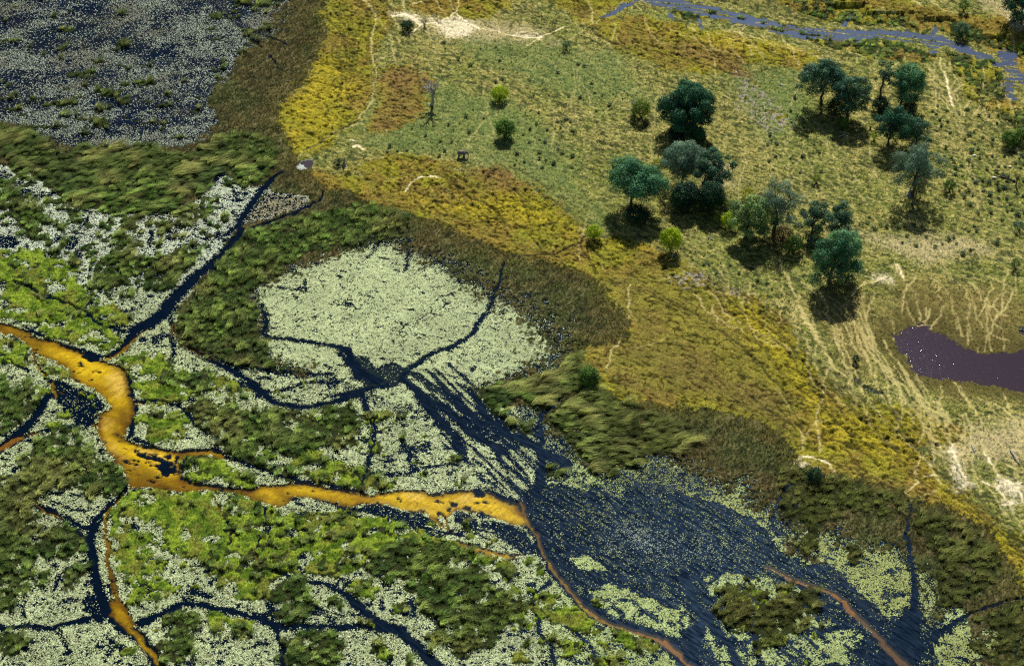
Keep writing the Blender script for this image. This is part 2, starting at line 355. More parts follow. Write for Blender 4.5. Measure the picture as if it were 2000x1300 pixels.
# --- tall reeds
reeds = sdf('A -300,690 100,705 200,740 290,850 340,855 450,800 560,830 700,820 850,810 930,860 1040,870 1150,800 1300,740 1500,800 1540,900 1480,1000 1400,1050 1260,1040 1250,930 1180,1030 1060,1090 930,1100 1130,1170 1000,1200 850,1200 720,1240 620,1180 480,1190 380,1130 300,1080 260,1030 100,990 40,900 -300,880',
            'A -300,1050 0,1060 100,1070 210,1180 240,1290 D 230,60 220,130 140,120 90,20 -20,-60', 'D 520,360 560,240 680,180 820,250 1000,190 1110,200 1080,280 960,400 870,440 760,330 690,410 540,410', 'D 860,40 940,40 920,100 870,100','D 620,110 700,80 720,160 640,170',
            'D 1290,150 1400,90 1540,40 1700,10 2000,-60 2300,0 2200,120 2000,170 1700,220 1600,310 1480,370 1400,400 1380,480 1470,520 1450,640 1500,760 1550,870 1400,850 1200,830 1100,760 1000,720 970,620 1040,540 1110,420 1180,320',
            'D 1020,1080 1150,1020 1220,1080 1350,1090 1500,1080 1700,1100 1900,1050 2000,1090 E 20,1020 60,1030 150,1080 160,1160 100,1200 150,1280 60,1300 G 1800,90 1650,140 1450,60 1420,130 1500,180 1700,220 1650,260 1560,240 1400,180 1280,130 1150,0',
            'D 1030,920 1150,880 1160,980 1060,990', 'D 870,920 960,820 1010,930 960,960 880,950', 'D 1090,-40 1200,-40 1100,60', 'D -200,1230 0,1230 130,1140 210,1060 150,930 80,980 0,900 -200,900', 'D 330,1200 420,1180 450,1230 380,1280 200,1300 180,1250',
            'G -300,300 60,230 100,230 130,130 200,60 300,30 440,60 560,130 650,170 700,260 700,320 640,350 500,380 420,320 280,340 200,370 150,400 230,560 330,500 480,580 480,650 340,700 200,690 170,760 180,880 90,920 50,1010 -300,1050',
            'G 920,1000 1060,980 1120,1050 1050,1220 1000,1300 900,1280 860,1180 930,1100', 'G 1540,830 1700,800 1780,960 1740,1020 1620,1080 1530,1040 1510,930', 'G 1580,1130 1750,1110 1920,1130 1920,1250 1850,1330 1570,1330',
            'H 330,620 540,610 700,640 850,740 860,850 1000,900 1050,960 960,1080 900,1200 700,1250 620,1130 560,1030 480,1020 420,950 400,820 250,830 170,760 230,700',
            'G -200,1130 120,1120 200,1190 100,1240 -200,1240', 'G 340,850 370,770 460,740 490,760 430,840 360,870', 'G 180,820 260,800 250,860 190,860', 'H -60,1130 20,1140 60,1200 20,1300 -100,1300', 'H 520,1130 600,1110 620,1180 540,1190', 'H 410,1240 460,1240 460,1290 420,1290', 'H -20,920 30,910 30,960 -10,960','H 1020,930 1080,930 1080,960',
            'E 810,990 900,960 1060,910 1180,890 1330,790 1420,740 1420,820 1540,960 1560,1050 1300,1000 1220,1070 1170,1100 1060,1040 1000,1050 970,1130 850,1080', 'E 970,1140 1050,1150 1110,1180 1090,1230 1020,1210',
            'E 1180,1140 1230,1090 1300,1040 1400,990 1560,1000 1750,1100 2000,1200 H 2000,60 1900,120 1750,110 1650,180 1550,250 1450,240 1390,220 1450,190 1400,150 1330,60', 'H 1200,190 1290,190 1260,240 1210,240',
            'I 290,860 420,830 420,930 500,990 560,930 700,910 720,960 860,970 860,1010 760,1040 770,1100 560,1190 500,1120 400,1130 380,1040 300,960', 'I 620,850 700,830 700,880 620,890', 'I 710,880 830,890 830,940 720,940', 'I 440,820 520,800 520,850 450,860', 'I 280,1000 370,1020 340,1070 280,1050', 'I 500,1060 560,1060 550,1230 510,1230',
            'I 740,620 830,530 850,630 790,680 740,660', 'I 620,180 740,180 1000,260 1300,350 1330,430 1250,480 1150,440 1000,440 930,500 830,560 760,500 640,440 620,330',
            'I 1380,420 1600,480 1780,560 1830,680 1860,820 1800,900 1600,960 1520,960 1500,860 1560,760 1450,620 1390,560', 'I 1640,1060 1900,960 2300,900 2300,1300 1850,1330 1700,1180 1860,1080',
            'I 1000,640 1060,640 1100,730 1040,740')
rn = noise(3.2, 45, 3)
m = ((reeds + E2 * 1.3 + E3 * .8) > 0) & ((rn > .33) | (reeds > 12)); put(m, RR)
# clumps of reed scattered through the mats and the upper lilies
cl = noise(3.0, 47, 2)
m = (zone == M_) & (cl > .72 - .16 * sstep(-150, -40, GX)); put(m, RR)
scat = sdf('D 100,0 1200,-100 1300,0 1000,400 500,500 250,250', 'Z -20,330 200,380 300,420 200,500 0,460')
m = (zone == L_) & ((scat + E2) > 0) & (cl > .60); put(m, RR)
scat2 = sdf('Z -300,200 400,180 440,120 520,70 560,-20 500,-200 300,-200 420,100 380,240 100,270 -300,250', 'Z 120,150 240,80 330,160 260,220')
m = (zone == L_) & (l_top > -5) & (((scat2 + E2) > 0) & (noise(5, 48, 2, 0, 1.8, .6) > .68) | (noise(5, 49, 2, 0, 1.6, .7) > .80)); put(m, RR)
# bare sedge rim where lilies thin into the brown marsh, upper right
# --- dry land
land_s = ('Z 600,-300 640,-40 628,30 640,70 612,130 580,170 555,200 545,235 560,270 575,300 600,330 640,368 700,385 800,420 900,455 1000,498 1060,512 1100,520 1160,552 1200,590 1235,640 1215,670 1150,680 1140,705 1165,755 1215,785 1290,796 '
          '1400,800 1500,830 1555,870 1562,905 1600,925 1680,935 1780,968 1850,988 1930,1035 1980,1105 1995,1160 2040,1400 2800,1500 2800,-400')
land = sdf(land_s)
dith = (noise(1.1, 58, 2) - .5) * 9
LAND = (land + EDGE * .9 + dith * .5) > 0
put(LAND, G_)
yel = sdf('Z 580,-300 640,-40 628,30 640,70 612,130 580,170 555,200 540,235 550,270 575,310 640,290 700,245 730,205 728,150 735,90 770,50 760,10 740,-40 760,-300',
          'Z 600,330 700,345 740,360 820,330 900,345 980,335 1060,385 1110,415 1140,462 1210,470 1290,495 1380,555 1480,590 1550,650 1580,700 1640,790 1720,790 1850,850 1800,880 1830,930 1900,970 2060,1120 2060,1400 1900,1100 1700,990 1500,900 1400,830 1150,800 1100,700 1100,560 900,480 600,400',
          'Z 960,-60 1140,55 1200,100 1300,150 1420,150 1480,170 1520,240 1540,260 1440,130 1560,145 1600,120 1560,100 1450,70 1300,40 1180,30 1240,-10 1200,-300 900,-300',
          'Z 735,150 800,130 850,170 835,230 770,265 720,262 735,200', 'Z 740,40 960,-60 1000,30 880,60 860,45 800,20',
          'C 560,-200 640,40 900,60 1200,90 1450,160 1700,220 2000,400 2200,300 2100,150 1700,100 1400,60 1300,-200', 'Z 690,330 760,300 900,330 850,345 780,345 740,370', 'F 700,850 900,1000 1300,1100 1650,1230 1600,1300 700,1300')
m = LAND & ((yel + E1 * .7 + E2 * 1.3 + dith) > 0); put(m, Y_)
LAND = LAND | (zone == G_)

# --- the channel beyond the rise, its reeds, and the pools on land
chan = np.minimum(line('Z 1180,-30 1290,2 1380,22 1460,42 1560,64 1650,70 1740,68 1830,80', 34, 12), line('C 1450,210 1600,250 1750,310 1900,380 2000,450 2300,600', 18, 12))
chan = np.minimum(chan, line('C 1900,300 1940,420 1900,500 1960,560', 30, 8, 10))
chan = np.minimum(chan, line('C 1030,90 1010,150 1030,220', 12, 6, 8))
chan = np.minimum(chan, line('C 1505,165 1480,230 1500,290', 13, 6, 7))
chan = np.minimum(chan, line('C 200,20 185,90 200,160', 7, 6, 3)); chan = np.minimum(chan, line('C 0,0 40,100', 7, 6, 3))
chan = np.minimum(chan, line('B 1700,0 1600,60 1450,120', 10, 6, 3))
CH = (chan + E2 * .8 + E3 * .8) < 0
bank = sdf('C 0,60 200,60 400,90 620,130 900,200 1200,220 1480,290 1560,320 1500,370 1400,370 1150,350 1000,310 860,250 700,200 520,160 300,110 100,110',
           'C 560,-100 640,40 760,90 900,120 1130,150 1300,140 1440,190 1480,150 1700,230 2000,330 2100,300 1900,240 1600,120 1400,100 1200,90 1000,60 700,-100', 'C 1540,290 1700,290 1850,360 1900,540 2000,620 2100,900 1850,660 1700,600 1600,420')
BANK = LAND & ((bank + E2 * 1.2) > 0)
m = BANK & (noise(4.5, 51, 3, 90, 1.7, .7) > .50); put(m, RR)
m = BANK & (zone != RR); put(m, Y_)
put(CH & ~((noise(2.2, 52, 3, -12, 4, .5) > .60)), D_)
pool = sdf('Z 1748,661 1771,639 1804,633 1832,651 1860,665 1888,677 1909,693 1951,690 2000,684 2150,690 2150,790 2000,768 1965,758 1895,747 1846,744 1818,738 1786,728 1769,700 1751,679')
POOL = (pool + E2 * .8 + E3 * .7) > 0; put(POOL, D_)
pool2 = sdf('A 1650,940 1680,900 1740,890 1755,910 1740,940 1680,958', 'F 1950,640 2000,640 2060,700 2000,680', 'F 1030,900 1100,970 1200,1010 1230,1030 1150,1015 1060,960')
POOL2 = (pool2 + E3 * .15) > 0; put(POOL2, D_)
BRIGHTPOOL = POOL2 & (GX < 0)
put(POOL2, D_)

# --- traced dark channels through the marsh: (trace, width at start, width at end)
channels = [
 ('A 1570,960 1500,1015 1450,1070 1400,1150 1330,1260 D 1350,90 1290,150 1240,220 1170,290 1090,350 1000,430 950,490 920,550 850,600 760,640', 8, 24),
 ('D 760,640 720,700 690,750 600,800', 16, 12), ('A 1340,1290 1500,1240 1600,1200 1700,1160 1780,1120 1800,1080', 11, 5),
 ('D 80,380 170,400 230,450 300,480 390,500 450,540 520,590 590,630 700,640', 7, 6), ('D -100,400 80,380', 5, 5), ('D 940,570 965,620 960,700 970,760 940,830', 5, 3),
 ('D 1050,740 1150,790 1220,830 1300,880 1400,940 1480,1010 1550,1050 1650,1075 1760,1070 1880,1040 2000,1010 E 150,980 200,960 300,945', 10, 14),
 ('D 1160,770 1300,840 1400,840 1550,880 1700,885 1850,890', 6, 5), ('D 1450,660 1500,690 1600,695 1750,710 1850,735 1950,780 2000,850', 6, 12),
 ('E 0,735 80,750 110,820 170,880 240,920', 6, 24), ('E 960,260 940,340 900,430 860,540 800,630 740,690 650,740 550,780 480,820 420,860 380,920', 5, 12),
 ('D 1300,850 1400,960 1450,1010', 8, 8), ('D 1330,960 1500,990 1700,940 1900,930', 5, 3), ('D 1900,780 1960,840 2000,900', 8, 14), ('D 1460,500 1480,560 1490,640 1450,660', 4, 5),
 ('E 400,930 500,1010 600,1060 680,1120 740,1200 830,1260 950,1320', 14, 18), ('E 480,1010 560,1100 620,1180 720,1320', 13, 16),
 ('E 770,980 830,1080 900,1160 1000,1230 1130,1300 1300,1400', 8, 26), ('E 565,890 620,960 680,1010 760,1100', 5, 14), ('E 760,1100 830,1200 900,1260', 12, 8),
 ('E 1300,1000 1220,1080 1160,1130 1150,1200 1160,1300 H 1150,100 1160,200 1140,320', 5, 18), ('E 170,1000 180,1100 230,1190 220,1300 H 225,60 200,150 190,230 170,310', 8, 5),
 ('E 0,1010 100,1000 200,975', 10, 12),
 ('H 430,200 480,200 600,190 700,180', 5, 5), ('H 440,80 420,150 470,210', 6, 4), ('H 200,220 300,240 400,240 450,210', 3, 3),
 ('G 620,400 540,480 520,560 500,640 530,760 550,870 590,960 650,1050 760,1130 850,1220 890,1320', 9, 22), ('G 690,340 640,400', 5, 7), ('G 700,330 700,280', 5, 3),
 ('G 170,400 240,410 330,470 420,500 540,550', 5, 9), ('G -200,1080 0,1090 130,1085 250,1100 380,1075 480,1050 600,1020', 5, 10),
 ('G 400,500 460,570 510,600', 6, 4),
 ('G 790,1070 850,1020 940,990 1010,950 1100,950 1200,980 1350,1010 1500,1060 1600,1090 1700,1080 1800,1080 2000,1080', 16, 9),
 ('G 1440,600 1420,680 1450,740 1540,770 1600,800', 3, 7), ('G 1600,800 1700,830 1800,840 1880,880 1950,940 2000,970 H 80,920 150,990 230,1050 290,1080', 5, 18),
 ('H 290,1080 370,1100 430,1170 500,1240 640,1340', 20, 18), ('H -50,1110 0,1110 100,1080 200,1090 290,1090', 6, 12),
 ('G 1500,930 1510,1000 1540,1080 1570,1180 1570,1330', 4, 7), ('G 320,1110 350,1180 400,1230', 3, 2), ('G 60,940 120,960 140,1040', 4, 2), ('G 300,860 320,790 400,740 470,710', 4, 2),
 ('G 640,1160 660,1200 680,1230', 3, 2), ('G 1480,420 1480,560 1520,600 1510,640', 3, 3), ('G 1620,610 1630,540 1740,540', 3, 3), ('G 1270,470 1300,550 1285,620', 4, 3), ('G 1700,930 1820,1010 1870,1090', 3, 4), ('G 1950,820 1900,870', 4, 3),
 ('G 1380,1200 1500,1170', 3, 2),
 ('D 330,1000 270,1010 230,1090 150,1180 60,1260 -100,1370', 12, 20), ('D 420,1170 250,1205 180,1215 60,1290', 7, 7), ('D 540,1110 450,1190 420,1190', 5, 7),
 ('D 10,770 80,840 160,870', 3, 3), ('D 700,860 720,960 750,1080 745,1140 720,1230', 5, 10), ('D 640,850 700,860', 4, 4), ('D 120,620 260,690 420,740 560,800', 3, 7),
 ('D 740,1040 900,1050 1000,1060 1060,1120 1150,1230', 8, 5), ('G 740,40 850,80 960,100', 6, 3), ('G 640,0 720,60', 10, 4),
 ('G 1000,100 1200,90 1300,150 1450,200 1600,250 1700,270 2000,325 H 100,325', 3, 7), ('G 990,250 1090,300 1200,310 1400,330 1480,310', 10, 6), ('G 1060,120 1020,170 1000,240', 4, 9),
 ('G 1600,370 1720,350 1850,390 2000,440', 4, 8), ('G 1650,450 1800,460 1950,450', 4, 4),
 ('H 860,320 960,370 1040,400', 8, 10), ('H 540,350 580,345 700,325 820,318', 3, 3),
 ('H 1040,400 1080,480 1130,560 1160,640 1190,700 1250,800 1330,880 1400,960 1500,1040 1600,1075 1750,1110 1850,1160 1950,1240 2050,1330', 16, 22),
 ('I 0,1180 100,1260 200,1360', 26, 40), ('I 100,780 180,1000 260,1080 350,1170 420,1330', 16, 14), ('I 190,1080 150,1180 160,1330', 24, 30), ('I 420,860 500,950', 8, 5), ('I 480,1060 500,1180 540,1330', 5, 7), ('I 700,970 960,980', 4, 8), ('I 790,1120 900,1100 1000,1090', 4, 8),
 ('I 840,860 860,950', 5, 4),
 ('H 1210,830 1170,880 1110,920 1110,980 1150,1040 1150,1130 1200,1200 1250,1320', 5, 6), ('H 430,940 440,1020', 8, 8), ('H 560,1030 620,1140', 6, 5), ('H 1150,1130 1050,1100', 3, 3), ('H 1300,1080 1420,1180 1450,1250', 3, 4),
 ('H 0,850 100,960', 4, 4), ('H 800,680 730,740', 3, 2), ('H 780,860 800,900', 4, 2),
 ('I 750,180 700,290 640,380 600,470 590,520 620,560', 3, 8), ('I 740,400 700,490 640,560', 4, 5), ('I 1360,420 1350,560 1360,680 1380,800 1385,900 1375,1040', 3, 15), ('I 1350,330 1365,430', 2, 3),
 ('I 1500,1130 1560,1080 1650,1030 1750,980 1900,940 2150,880', 9, 5), ('I 1220,910 1350,890', 4, 3), ('I 1950,1250 1940,1180 2000,1130', 4, 4),
 ('I 1360,1010 1340,1200 1250,1330', 40, 80), ('A 1170,0 1240,60 1320,140 1400,200 1460,260', 3, 6), ('A 1240,60 1400,170 1600,250', 2, 4), ('A 1250,880 1230,960 1190,1030', 4, 7), ('A 1490,290 1560,390', 2, 2),
 ('E 420,60 420,200 400,300', 2, 3), ('E 300,90 260,160 200,240', 2, 3), ('E 560,0 600,-40', 2, 2), ('D 1700,360 1700,430', 4, 3), ('D 1540,410 1700,420', 3, 3),
]
chd = np.full(GX.shape, 99., np.float32)
for s, a, b in channels: chd = np.minimum(chd, line(s, a * .86, 4.0, b * .88))
CHN = (chd + E3 * .35 + E2 * .15 < 0) & ~(LAND & (land > 2))
put(CHN, D_)
# lilies thin out beside a channel
near = np.clip(1 - chd / 1.6, 0, 1)
dens = np.where((zone == L_) & (near > 0), dens * (1 - .55 * near), dens)

# --- the sandy river
riv = sdf('D -150,590 0,600 60,612 130,640 220,690 310,703 380,740 480,772 560,812 640,838 690,865 712,930 730,1010 748,1080 740,1140 700,1190 720,1230 G 640,0 700,40 800,75 930,95 1000,108 1150,92 1230,110 1290,165 1220,140 1150,118 1020,135 985,180 1020,215 1000,250 1100,290 1250,300 1400,322 1460,290 1560,290 1680,280 1800,300 1900,320 2000,332 '
          'H 100,320 200,345 330,325 400,315 500,325 560,345 680,325 850,322 950,370 1030,402 1060,450 1105,520 1000,510 900,480 780,440 690,425 640,480 560,470 480,445 380,430 300,400 150,400 100,408 0,385 G 1960,415 1850,385 1700,352 1620,362 1600,400 1560,412 1500,405 1400,362 1300,332 1150,320 1000,332 820,302 720,312 700,260 680,200 640,150 590,100 540,0 '
          'D 570,1280 545,1200 540,1140 560,1100 620,1080 580,1020 520,970 460,950 410,920 400,880 350,840 280,800 200,772 150,722 80,672 -150,650',
          'H 670,590 760,620 880,650 1000,670 1075,692 1000,702 820,682 720,630', 'G 600,930 680,930 720,1000 765,1070 700,1085 620,1020')
sand_lines = [('H 1045,385 1060,430 1100,510 1130,560 1160,640 1190,700 1250,800', 5, 5), ('H 1250,800 1330,880 1400,960 1500,1040 1600,1080 1750,1130 1850,1180 1950,1260 2050,1340', 6, 8),
 ('I 560,755 600,760 680,810 800,840 900,880 980,940 1040,1010 1130,1080 1200,1150', 4, 12), ('I 1200,1150 1260,1220 1380,1320', 11, 14), ('I -20,1160 80,1240 170,1330', 7, 8),
 ('G 690,355 640,400 590,450 575,530 590,620 605,700 620,800 640,860 660,930', 4, 9), ('G 720,1080 800,1170 870,1250 910,1330', 12, 8),
 ('G 200,350 215,400 260,440 340,475', 3, 4), ('D 850,625 780,660 730,710 690,760 640,790 590,805', 3, 9), ('D 170,740 190,820 240,905', 4, 4), ('D 290,930 315,1010', 6, 4), ('D 300,960 350,990', 2, 2),
 ('H 550,470 600,510 640,540 700,570', 7, 4), ('H 630,450 640,520 670,560', 5, 3), ('H 740,520 850,545 930,560', 3, 2),
 ('G 1425,680 1440,730 1500,765 1570,780', 3, 3), ('G 1180,350 1230,440', 3, 4), ('G 1300,560 1290,600', 3, 3), ('G 1525,420 1510,480', 3, 2), ('G 560,20 520,-60', 8, 2), ('D -100,1360 100,1240 200,1210', 10, 5),
 ('D 1050,745 1170,790', 4, 2), ('D 965,600 960,680', 3, 2), ('G 30,80 130,20 200,-10', 9, 5), ('D 770,1050 800,1060', 8, 3)]
sl = np.full(GX.shape, 99., np.float32)
for s, a, b in sand_lines: sl = np.minimum(sl, line(s, a, 5.0, b))
RIV = ((riv + E3 * .5 + E2 * .3) > 0) | (sl + E3 * .2 < 0)
# dark weed and mud islands in the sand
weed = sdf('G 770,110 800,120 840,180 830,190', 'G 920,120 1000,125 990,160 940,150', 'G 880,180 980,190 960,220 900,200', 'G 870,180 940,230 950,250 900,215', 'D 430,760 520,790 570,830 480,800', 'D 430,820 490,850 480,860',
           'D 400,870 500,880 510,895 450,890', 'H 350,350 400,370 420,390 370,385', 'H 640,370 690,400 680,415 650,395', 'H 790,325 850,335 855,355 800,350', 'H 880,390 980,420 980,440 900,410', 'H 130,400 300,405 420,455 560,560 500,540 330,460 140,440',
           'H 670,440 760,450 800,480 780,530 680,510', 'H 570,440 630,440 640,475 580,470', 'H 440,450 520,455 560,500 520,520 450,480', 'H 780,450 850,450 850,470', 'H 800,480 1050,540 1100,640 1000,600 850,540', 'H 170,390 240,385 250,410 190,410')
ws = noise(2.6, 55, 3, -18, 2.4, .7); weedy = sdf('H 100,390 500,440 900,470 1100,540 1000,620 500,560 200,460', 'G 740,80 1050,150 1000,260 860,220', 'D 400,830 530,880 560,960 440,900')
WEED = ((weed + E2 * .7 + E3 * .6) > 0) | ((weedy + E2 > 0) & (ws > .55)) | (ws > .74)
sandd = np.maximum(riv, -sl)
put(RIV, S_); put(WEED & RIV, D_); m = WEED & (zone == L_); dens[m] = .1
RIVER_AREA = ((riv + 2.5) > 0) | (sl < 2.0) | (weed > -1)

# ------------------------------------------------------------------ tracks and paths on land: (trace, width, strength of bare sand)
T = [('A 2000,-100 B 170,0 240,100 220,220 225,350 240,400 230,500 220,580 160,660 130,710 0,750 A 1850,760 1700,850 1620,930', 2.5, .8), ('B 150,650 180,750', 2, .6), ('B 230,90 320,200 330,300 370,390', 2, .6), ('B 240,350 330,330', 2, .5), ('B 0,750 130,710 220,570', 3, .6),
 ('B 330,100 400,90 450,120 490,160', 6, 1), ('B 490,160 430,210', 3.5, 1), ('B 490,160 600,140 690,100', 3.5, 1), ('B 330,100 370,170 430,170', 2, .8), ('B 690,100 720,-20', 2.5, .7), ('B 690,110 750,160 800,180', 4, 1), ('B 770,165 820,185', 6, 1),
 ('B 800,180 900,200 1000,225 1150,235', 3, 1), ('B 1020,228 1170,235', 4, 1), ('B 1150,235 1220,205 1280,175', 3, 1), ('B 1280,175 1380,150 1450,115', 2.5, .5), ('B 1150,240 1085,285', 3, .9), ('B 390,-20 400,90', 2.5, .7), ('B 540,-20 630,120', 2.5, .7), ('B 600,-100 680,90', 2, .5), ('B 1410,-20 1450,60 1450,120 1470,160', 3, .7),
 ('B 410,1080 430,1040 480,1010 600,1010', 3.2, 1), ('B 480,1010 590,1005', 4, 1), ('B 600,1040 640,1090', 2.4, .7), ('B 540,160 580,190', 3, .9), ('B 500,170 600,330', 2, .5), ('B 440,50 490,40', 4, .9),
 ('B 120,840 150,830 180,850', 4.5, 1), ('B 105,800 130,800', 5, 1), ('B 1060,200 1150,185 1190,205', 3, .8), ('B 330,210 380,250', 2, .5), ('B 440,320 450,400', 2, .5),
 ('C 1510,310 1550,430', 4, .8), ('C 1550,430 1580,560 1610,610', 4.5, .95), ('C 1610,610 1650,760 1640,850 1700,950 1750,1100 1800,1250', 2.2, .45), ('C 1550,380 1640,490 1740,560 1850,660', 2.4, .6), ('C 1760,310 1770,450 1780,640', 3, .6), ('C 1870,560 1840,660', 2.6, .7), ('C 1950,590 2000,670', 2.6, .7), ('C 1935,590 1940,670', 2, .5), ('C 1500,330 1500,520', 2, .5), ('C 1470,470 1500,520', 2, .4),
 ('C 610,130 700,290 740,390', 2.4, .7), ('C 400,150 480,260 560,380', 2, .5), ('C 220,180 270,350 280,450', 2.2, .6), ('C 540,210 620,330', 2, .5), ('C 300,130 330,260 470,400', 1.8, .4), ('C 1200,230 1170,360', 2, .6), ('C 1060,300 1060,380', 2, .5), ('C 730,450 740,520 690,610', 2, .45), ('C 1310,-20 1420,60', 3, .8), ('C 1480,40 1560,90 1700,100', 3, .7), ('C 1930,150 1940,280', 3.5, .7), ('C 1900,130 1990,190', 5, .8), ('C 940,0 920,60', 2.4, .6),
 ('F 640,280 720,480 780,620 850,740 920,850', 3.6, .75), ('F 750,530 800,640 870,760 930,860', 4.5, .85), ('F 780,580 860,740 930,860 1000,930', 3.5, .8), ('F 700,560 770,640 900,800', 2, .6), ('F 920,870 880,950 870,1020 850,1100 840,1180 860,1300 I 860,110', 3, .8),
 ('F 930,880 960,980 990,1050', 2, .5), ('F 1040,470 1070,620 1100,700 1160,820 1260,900 1350,1000 1440,1100 1580,1260 1700,1380', 3, .7), ('F 1160,470 1120,580 1130,700 1200,830', 2.8, .7), ('F 1150,660 1180,740 1250,860', 2.2, .6), ('F 1070,600 1130,740 1170,880 1170,960', 2.2, .6),
 ('F 720,640 790,760 850,900 900,990 1000,1080', 2, .6), ('F 910,590 980,700 970,780', 2.2, .6), ('F 1290,300 1330,380', 5, .95), ('F 1330,380 1400,470 1430,590', 2.6, .65), ('F 1330,480 1390,610', 2.2, .55), ('F 1500,360 1590,500 1620,640', 2, .5), ('F 1690,500 1680,730', 2.2, .6), ('F 1790,540 1800,640 1820,770', 2.4, .6), ('F 1800,640 1780,770', 2, .5), ('F 1940,350 1950,480', 2.4, .6), ('F 1880,660 1890,760', 2, .5), ('F 1740,740 1730,780', 2, .5),
 ('F 1530,960 1530,1100', 2.2, .6), ('F 1650,960 1700,1090', 2.2, .6), ('F 1870,990 1930,1160 1990,1260', 2.4, .6), ('F 1750,1030 1870,1160 1900,1260', 2.2, .6), ('F 980,550 1050,720', 1.8, .5), ('F 1100,470 1060,560', 2.4, .6), ('F 1400,900 1450,1030 1580,1200', 1.8, .4), ('F 850,560 960,740', 1.8, .4), ('F 860,450 890,520', 2.4, .6),
 ('F 1010,740 1110,780 1140,880 1200,980', 2.6, .6), ('F 1240,1010 1300,1180 1380,1300', 2, .5), ('F 1380,1060 1430,1180', 2, .4), ('F 1680,560 1700,700', 2, .5), ('F 1270,600 1270,700', 1.8, .5), ('F 1040,470 1060,440 1110,400', 4, .9), ('F 1150,400 1230,370', 5, .85), ('F 1220,380 1250,420', 4, .8), ('F 1270,290 1290,340', 4, .9),
 ('F 600,980 740,1150', 1.8, .4), ('F 760,1250 840,1170 900,1150', 2, .4), ('F 770,1300 770,1220', 2.4, .6), ('I 750,140 850,150 920,190', 4, 1), ('I 910,180 930,230', 3, .9), ('I 740,150 740,250', 3, .6), ('I 755,0 770,100', 2.2, .6), ('I 1380,370 1330,340', 4, .6), ('I 1420,130 1390,220 1410,270 1370,310 1320,340', 3.2, .8), ('I 1280,0 1400,130', 2.6, .6),
 ('I 1170,0 1290,110', 2, .4), ('I 1380,380 1450,360 1520,320', 2.5, .6), ('I 1300,335 1380,300', 2.5, .6), ('I 1420,140 1480,180 1500,230 1440,245', 3, .9), ('I 1500,230 1540,290', 3, .9),
 ('I 1600,60 1610,150 1640,220 1690,290 1650,325', 4, 1), ('I 1530,130 1600,170', 3, .9), ('I 1780,130 1830,200 1870,270 1960,300 1990,390', 3.5, 1), ('I 1780,290 1860,330 1890,370 1940,410 1880,405', 4, 1), ('I 1860,330 1860,280 1960,300', 3.5, .9), ('I 1900,200 1980,240 2100,220', 3, .9), ('I 1950,190 1930,120 2000,60', 3, .8), ('I 1640,320 1690,290', 4.5, 1), ('I 1620,60 1640,-40', 2, .5), ('I 1930,410 1950,480 2010,560', 2.4, .6), ('I 1870,-40 1900,60', 2, .5),
 ('E 1410,80 1390,130 1370,190 1370,260', 2.4, .6), ('E 1660,390 1640,440 1660,550 1620,610 1610,690 1560,760 1530,860', 2.8, .75), ('E 1590,490 1600,560 1620,600', 2, .6), ('E 1410,80 1430,40 1480,30', 2, .4), ('E 1520,320 1500,280', 2.2, .5), ('E 300,90 200,240', 2, .3), ('E 940,290 950,250 1000,230', 2.6, .6),
 ('E 1700,750 1840,700 1880,660', 1.6, .3), ('Z 1405,430 1390,470', 2.4, .5), ('C 1040,990 1080,1050', 2, .5), ('C 1240,1050 1260,950', 1.8, .4), ('C 1150,380 1160,520', 2, .4), ('C 1110,590 1130,500', 2.4, .6), ('C 980,920 1040,980 1090,1060', 1.6, .4), ('C 1700,950 1620,870', 1.5, .3), ('C 1660,1020 1750,1200 1780,1290', 1.6, .35)]
path = np.zeros(GX.shape, np.float32)
for s, w, k in T:
    d = line(s, w * (.92 if k < .9 else 1.0), 2.2); path = np.maximum(path, k * (1 - sstep(-.25, .65, d + .12 + E3 * .22)))
# long narrow game trails pressed dark into the sedge
DT = ['F 0,480 150,560 280,650 400,740 500,830 620,960 720,1130 780,1240', 'F 330,470 480,590 620,680 760,830 860,960', 'F 540,560 640,680 740,830', 'I 1000,200 1150,260 1300,340', 'I 1520,310 1700,430 1850,560 2000,700 2100,800', 'I 1600,300 1800,500 2000,640', 'I 1650,370 1750,440 1900,580 2010,690',
      'I 1150,0 1290,120', 'I 1300,0 1420,140', 'I 950,60 1100,110 1200,190', 'F 1020,1070 1150,1190 1230,1290', 'F 1250,1100 1300,1180 1380,1290', 'F 1040,1090 1160,1200 1250,1330', 'F 860,1080 1000,1200 1080,1300', 'F 430,990 600,1120 720,1200', 'F 1220,1020 1280,1130 1330,1230',
      'E 1020,230 1120,235 1230,218 1340,190 1380,170 1400,130', 'E 1420,170 1500,250 1600,300', 'E 1380,190 1480,330', 'E 1700,430 1900,520 2000,580', 'E 1760,420 2000,560', 'E 1100,120 1160,200', 'E 1010,70 1100,90 1240,60', 'B 500,1180 560,1130 700,1160', 'B 700,1240 900,1250', 'B 760,1100 900,1180 1000,1290',
      'A 1850,350 2000,440', 'A 1880,330 2000,420', 'A 1820,100 1900,200 2000,310', 'A 1850,60 1950,200', 'B 0,260 150,360', 'B 0,380 150,420', 'A 1620,380 1740,330 1830,370', 'B 60,260 130,330', 'B 280,0 330,80', 'B 130,-20 200,120', 'B 830,80 920,130', 'B 850,20 980,110', 'B 1060,40 1200,150', 'B 1180,20 1290,60', 'B 1390,160 1500,240 1640,300', 'B 1500,240 1700,320 1850,400', 'C 100,130 180,260 300,340', 'C 560,380 700,360', 'C 420,170 520,280 620,330', 'C 0,320 200,380 380,440',
      'B 860,1000 980,1060 1080,1150', 'B 980,960 1100,1000 1200,1090', 'B 1150,1190 1250,1160', 'A 1700,850 1850,760 2000,690']
dk = np.zeros(GX.shape, np.float32)
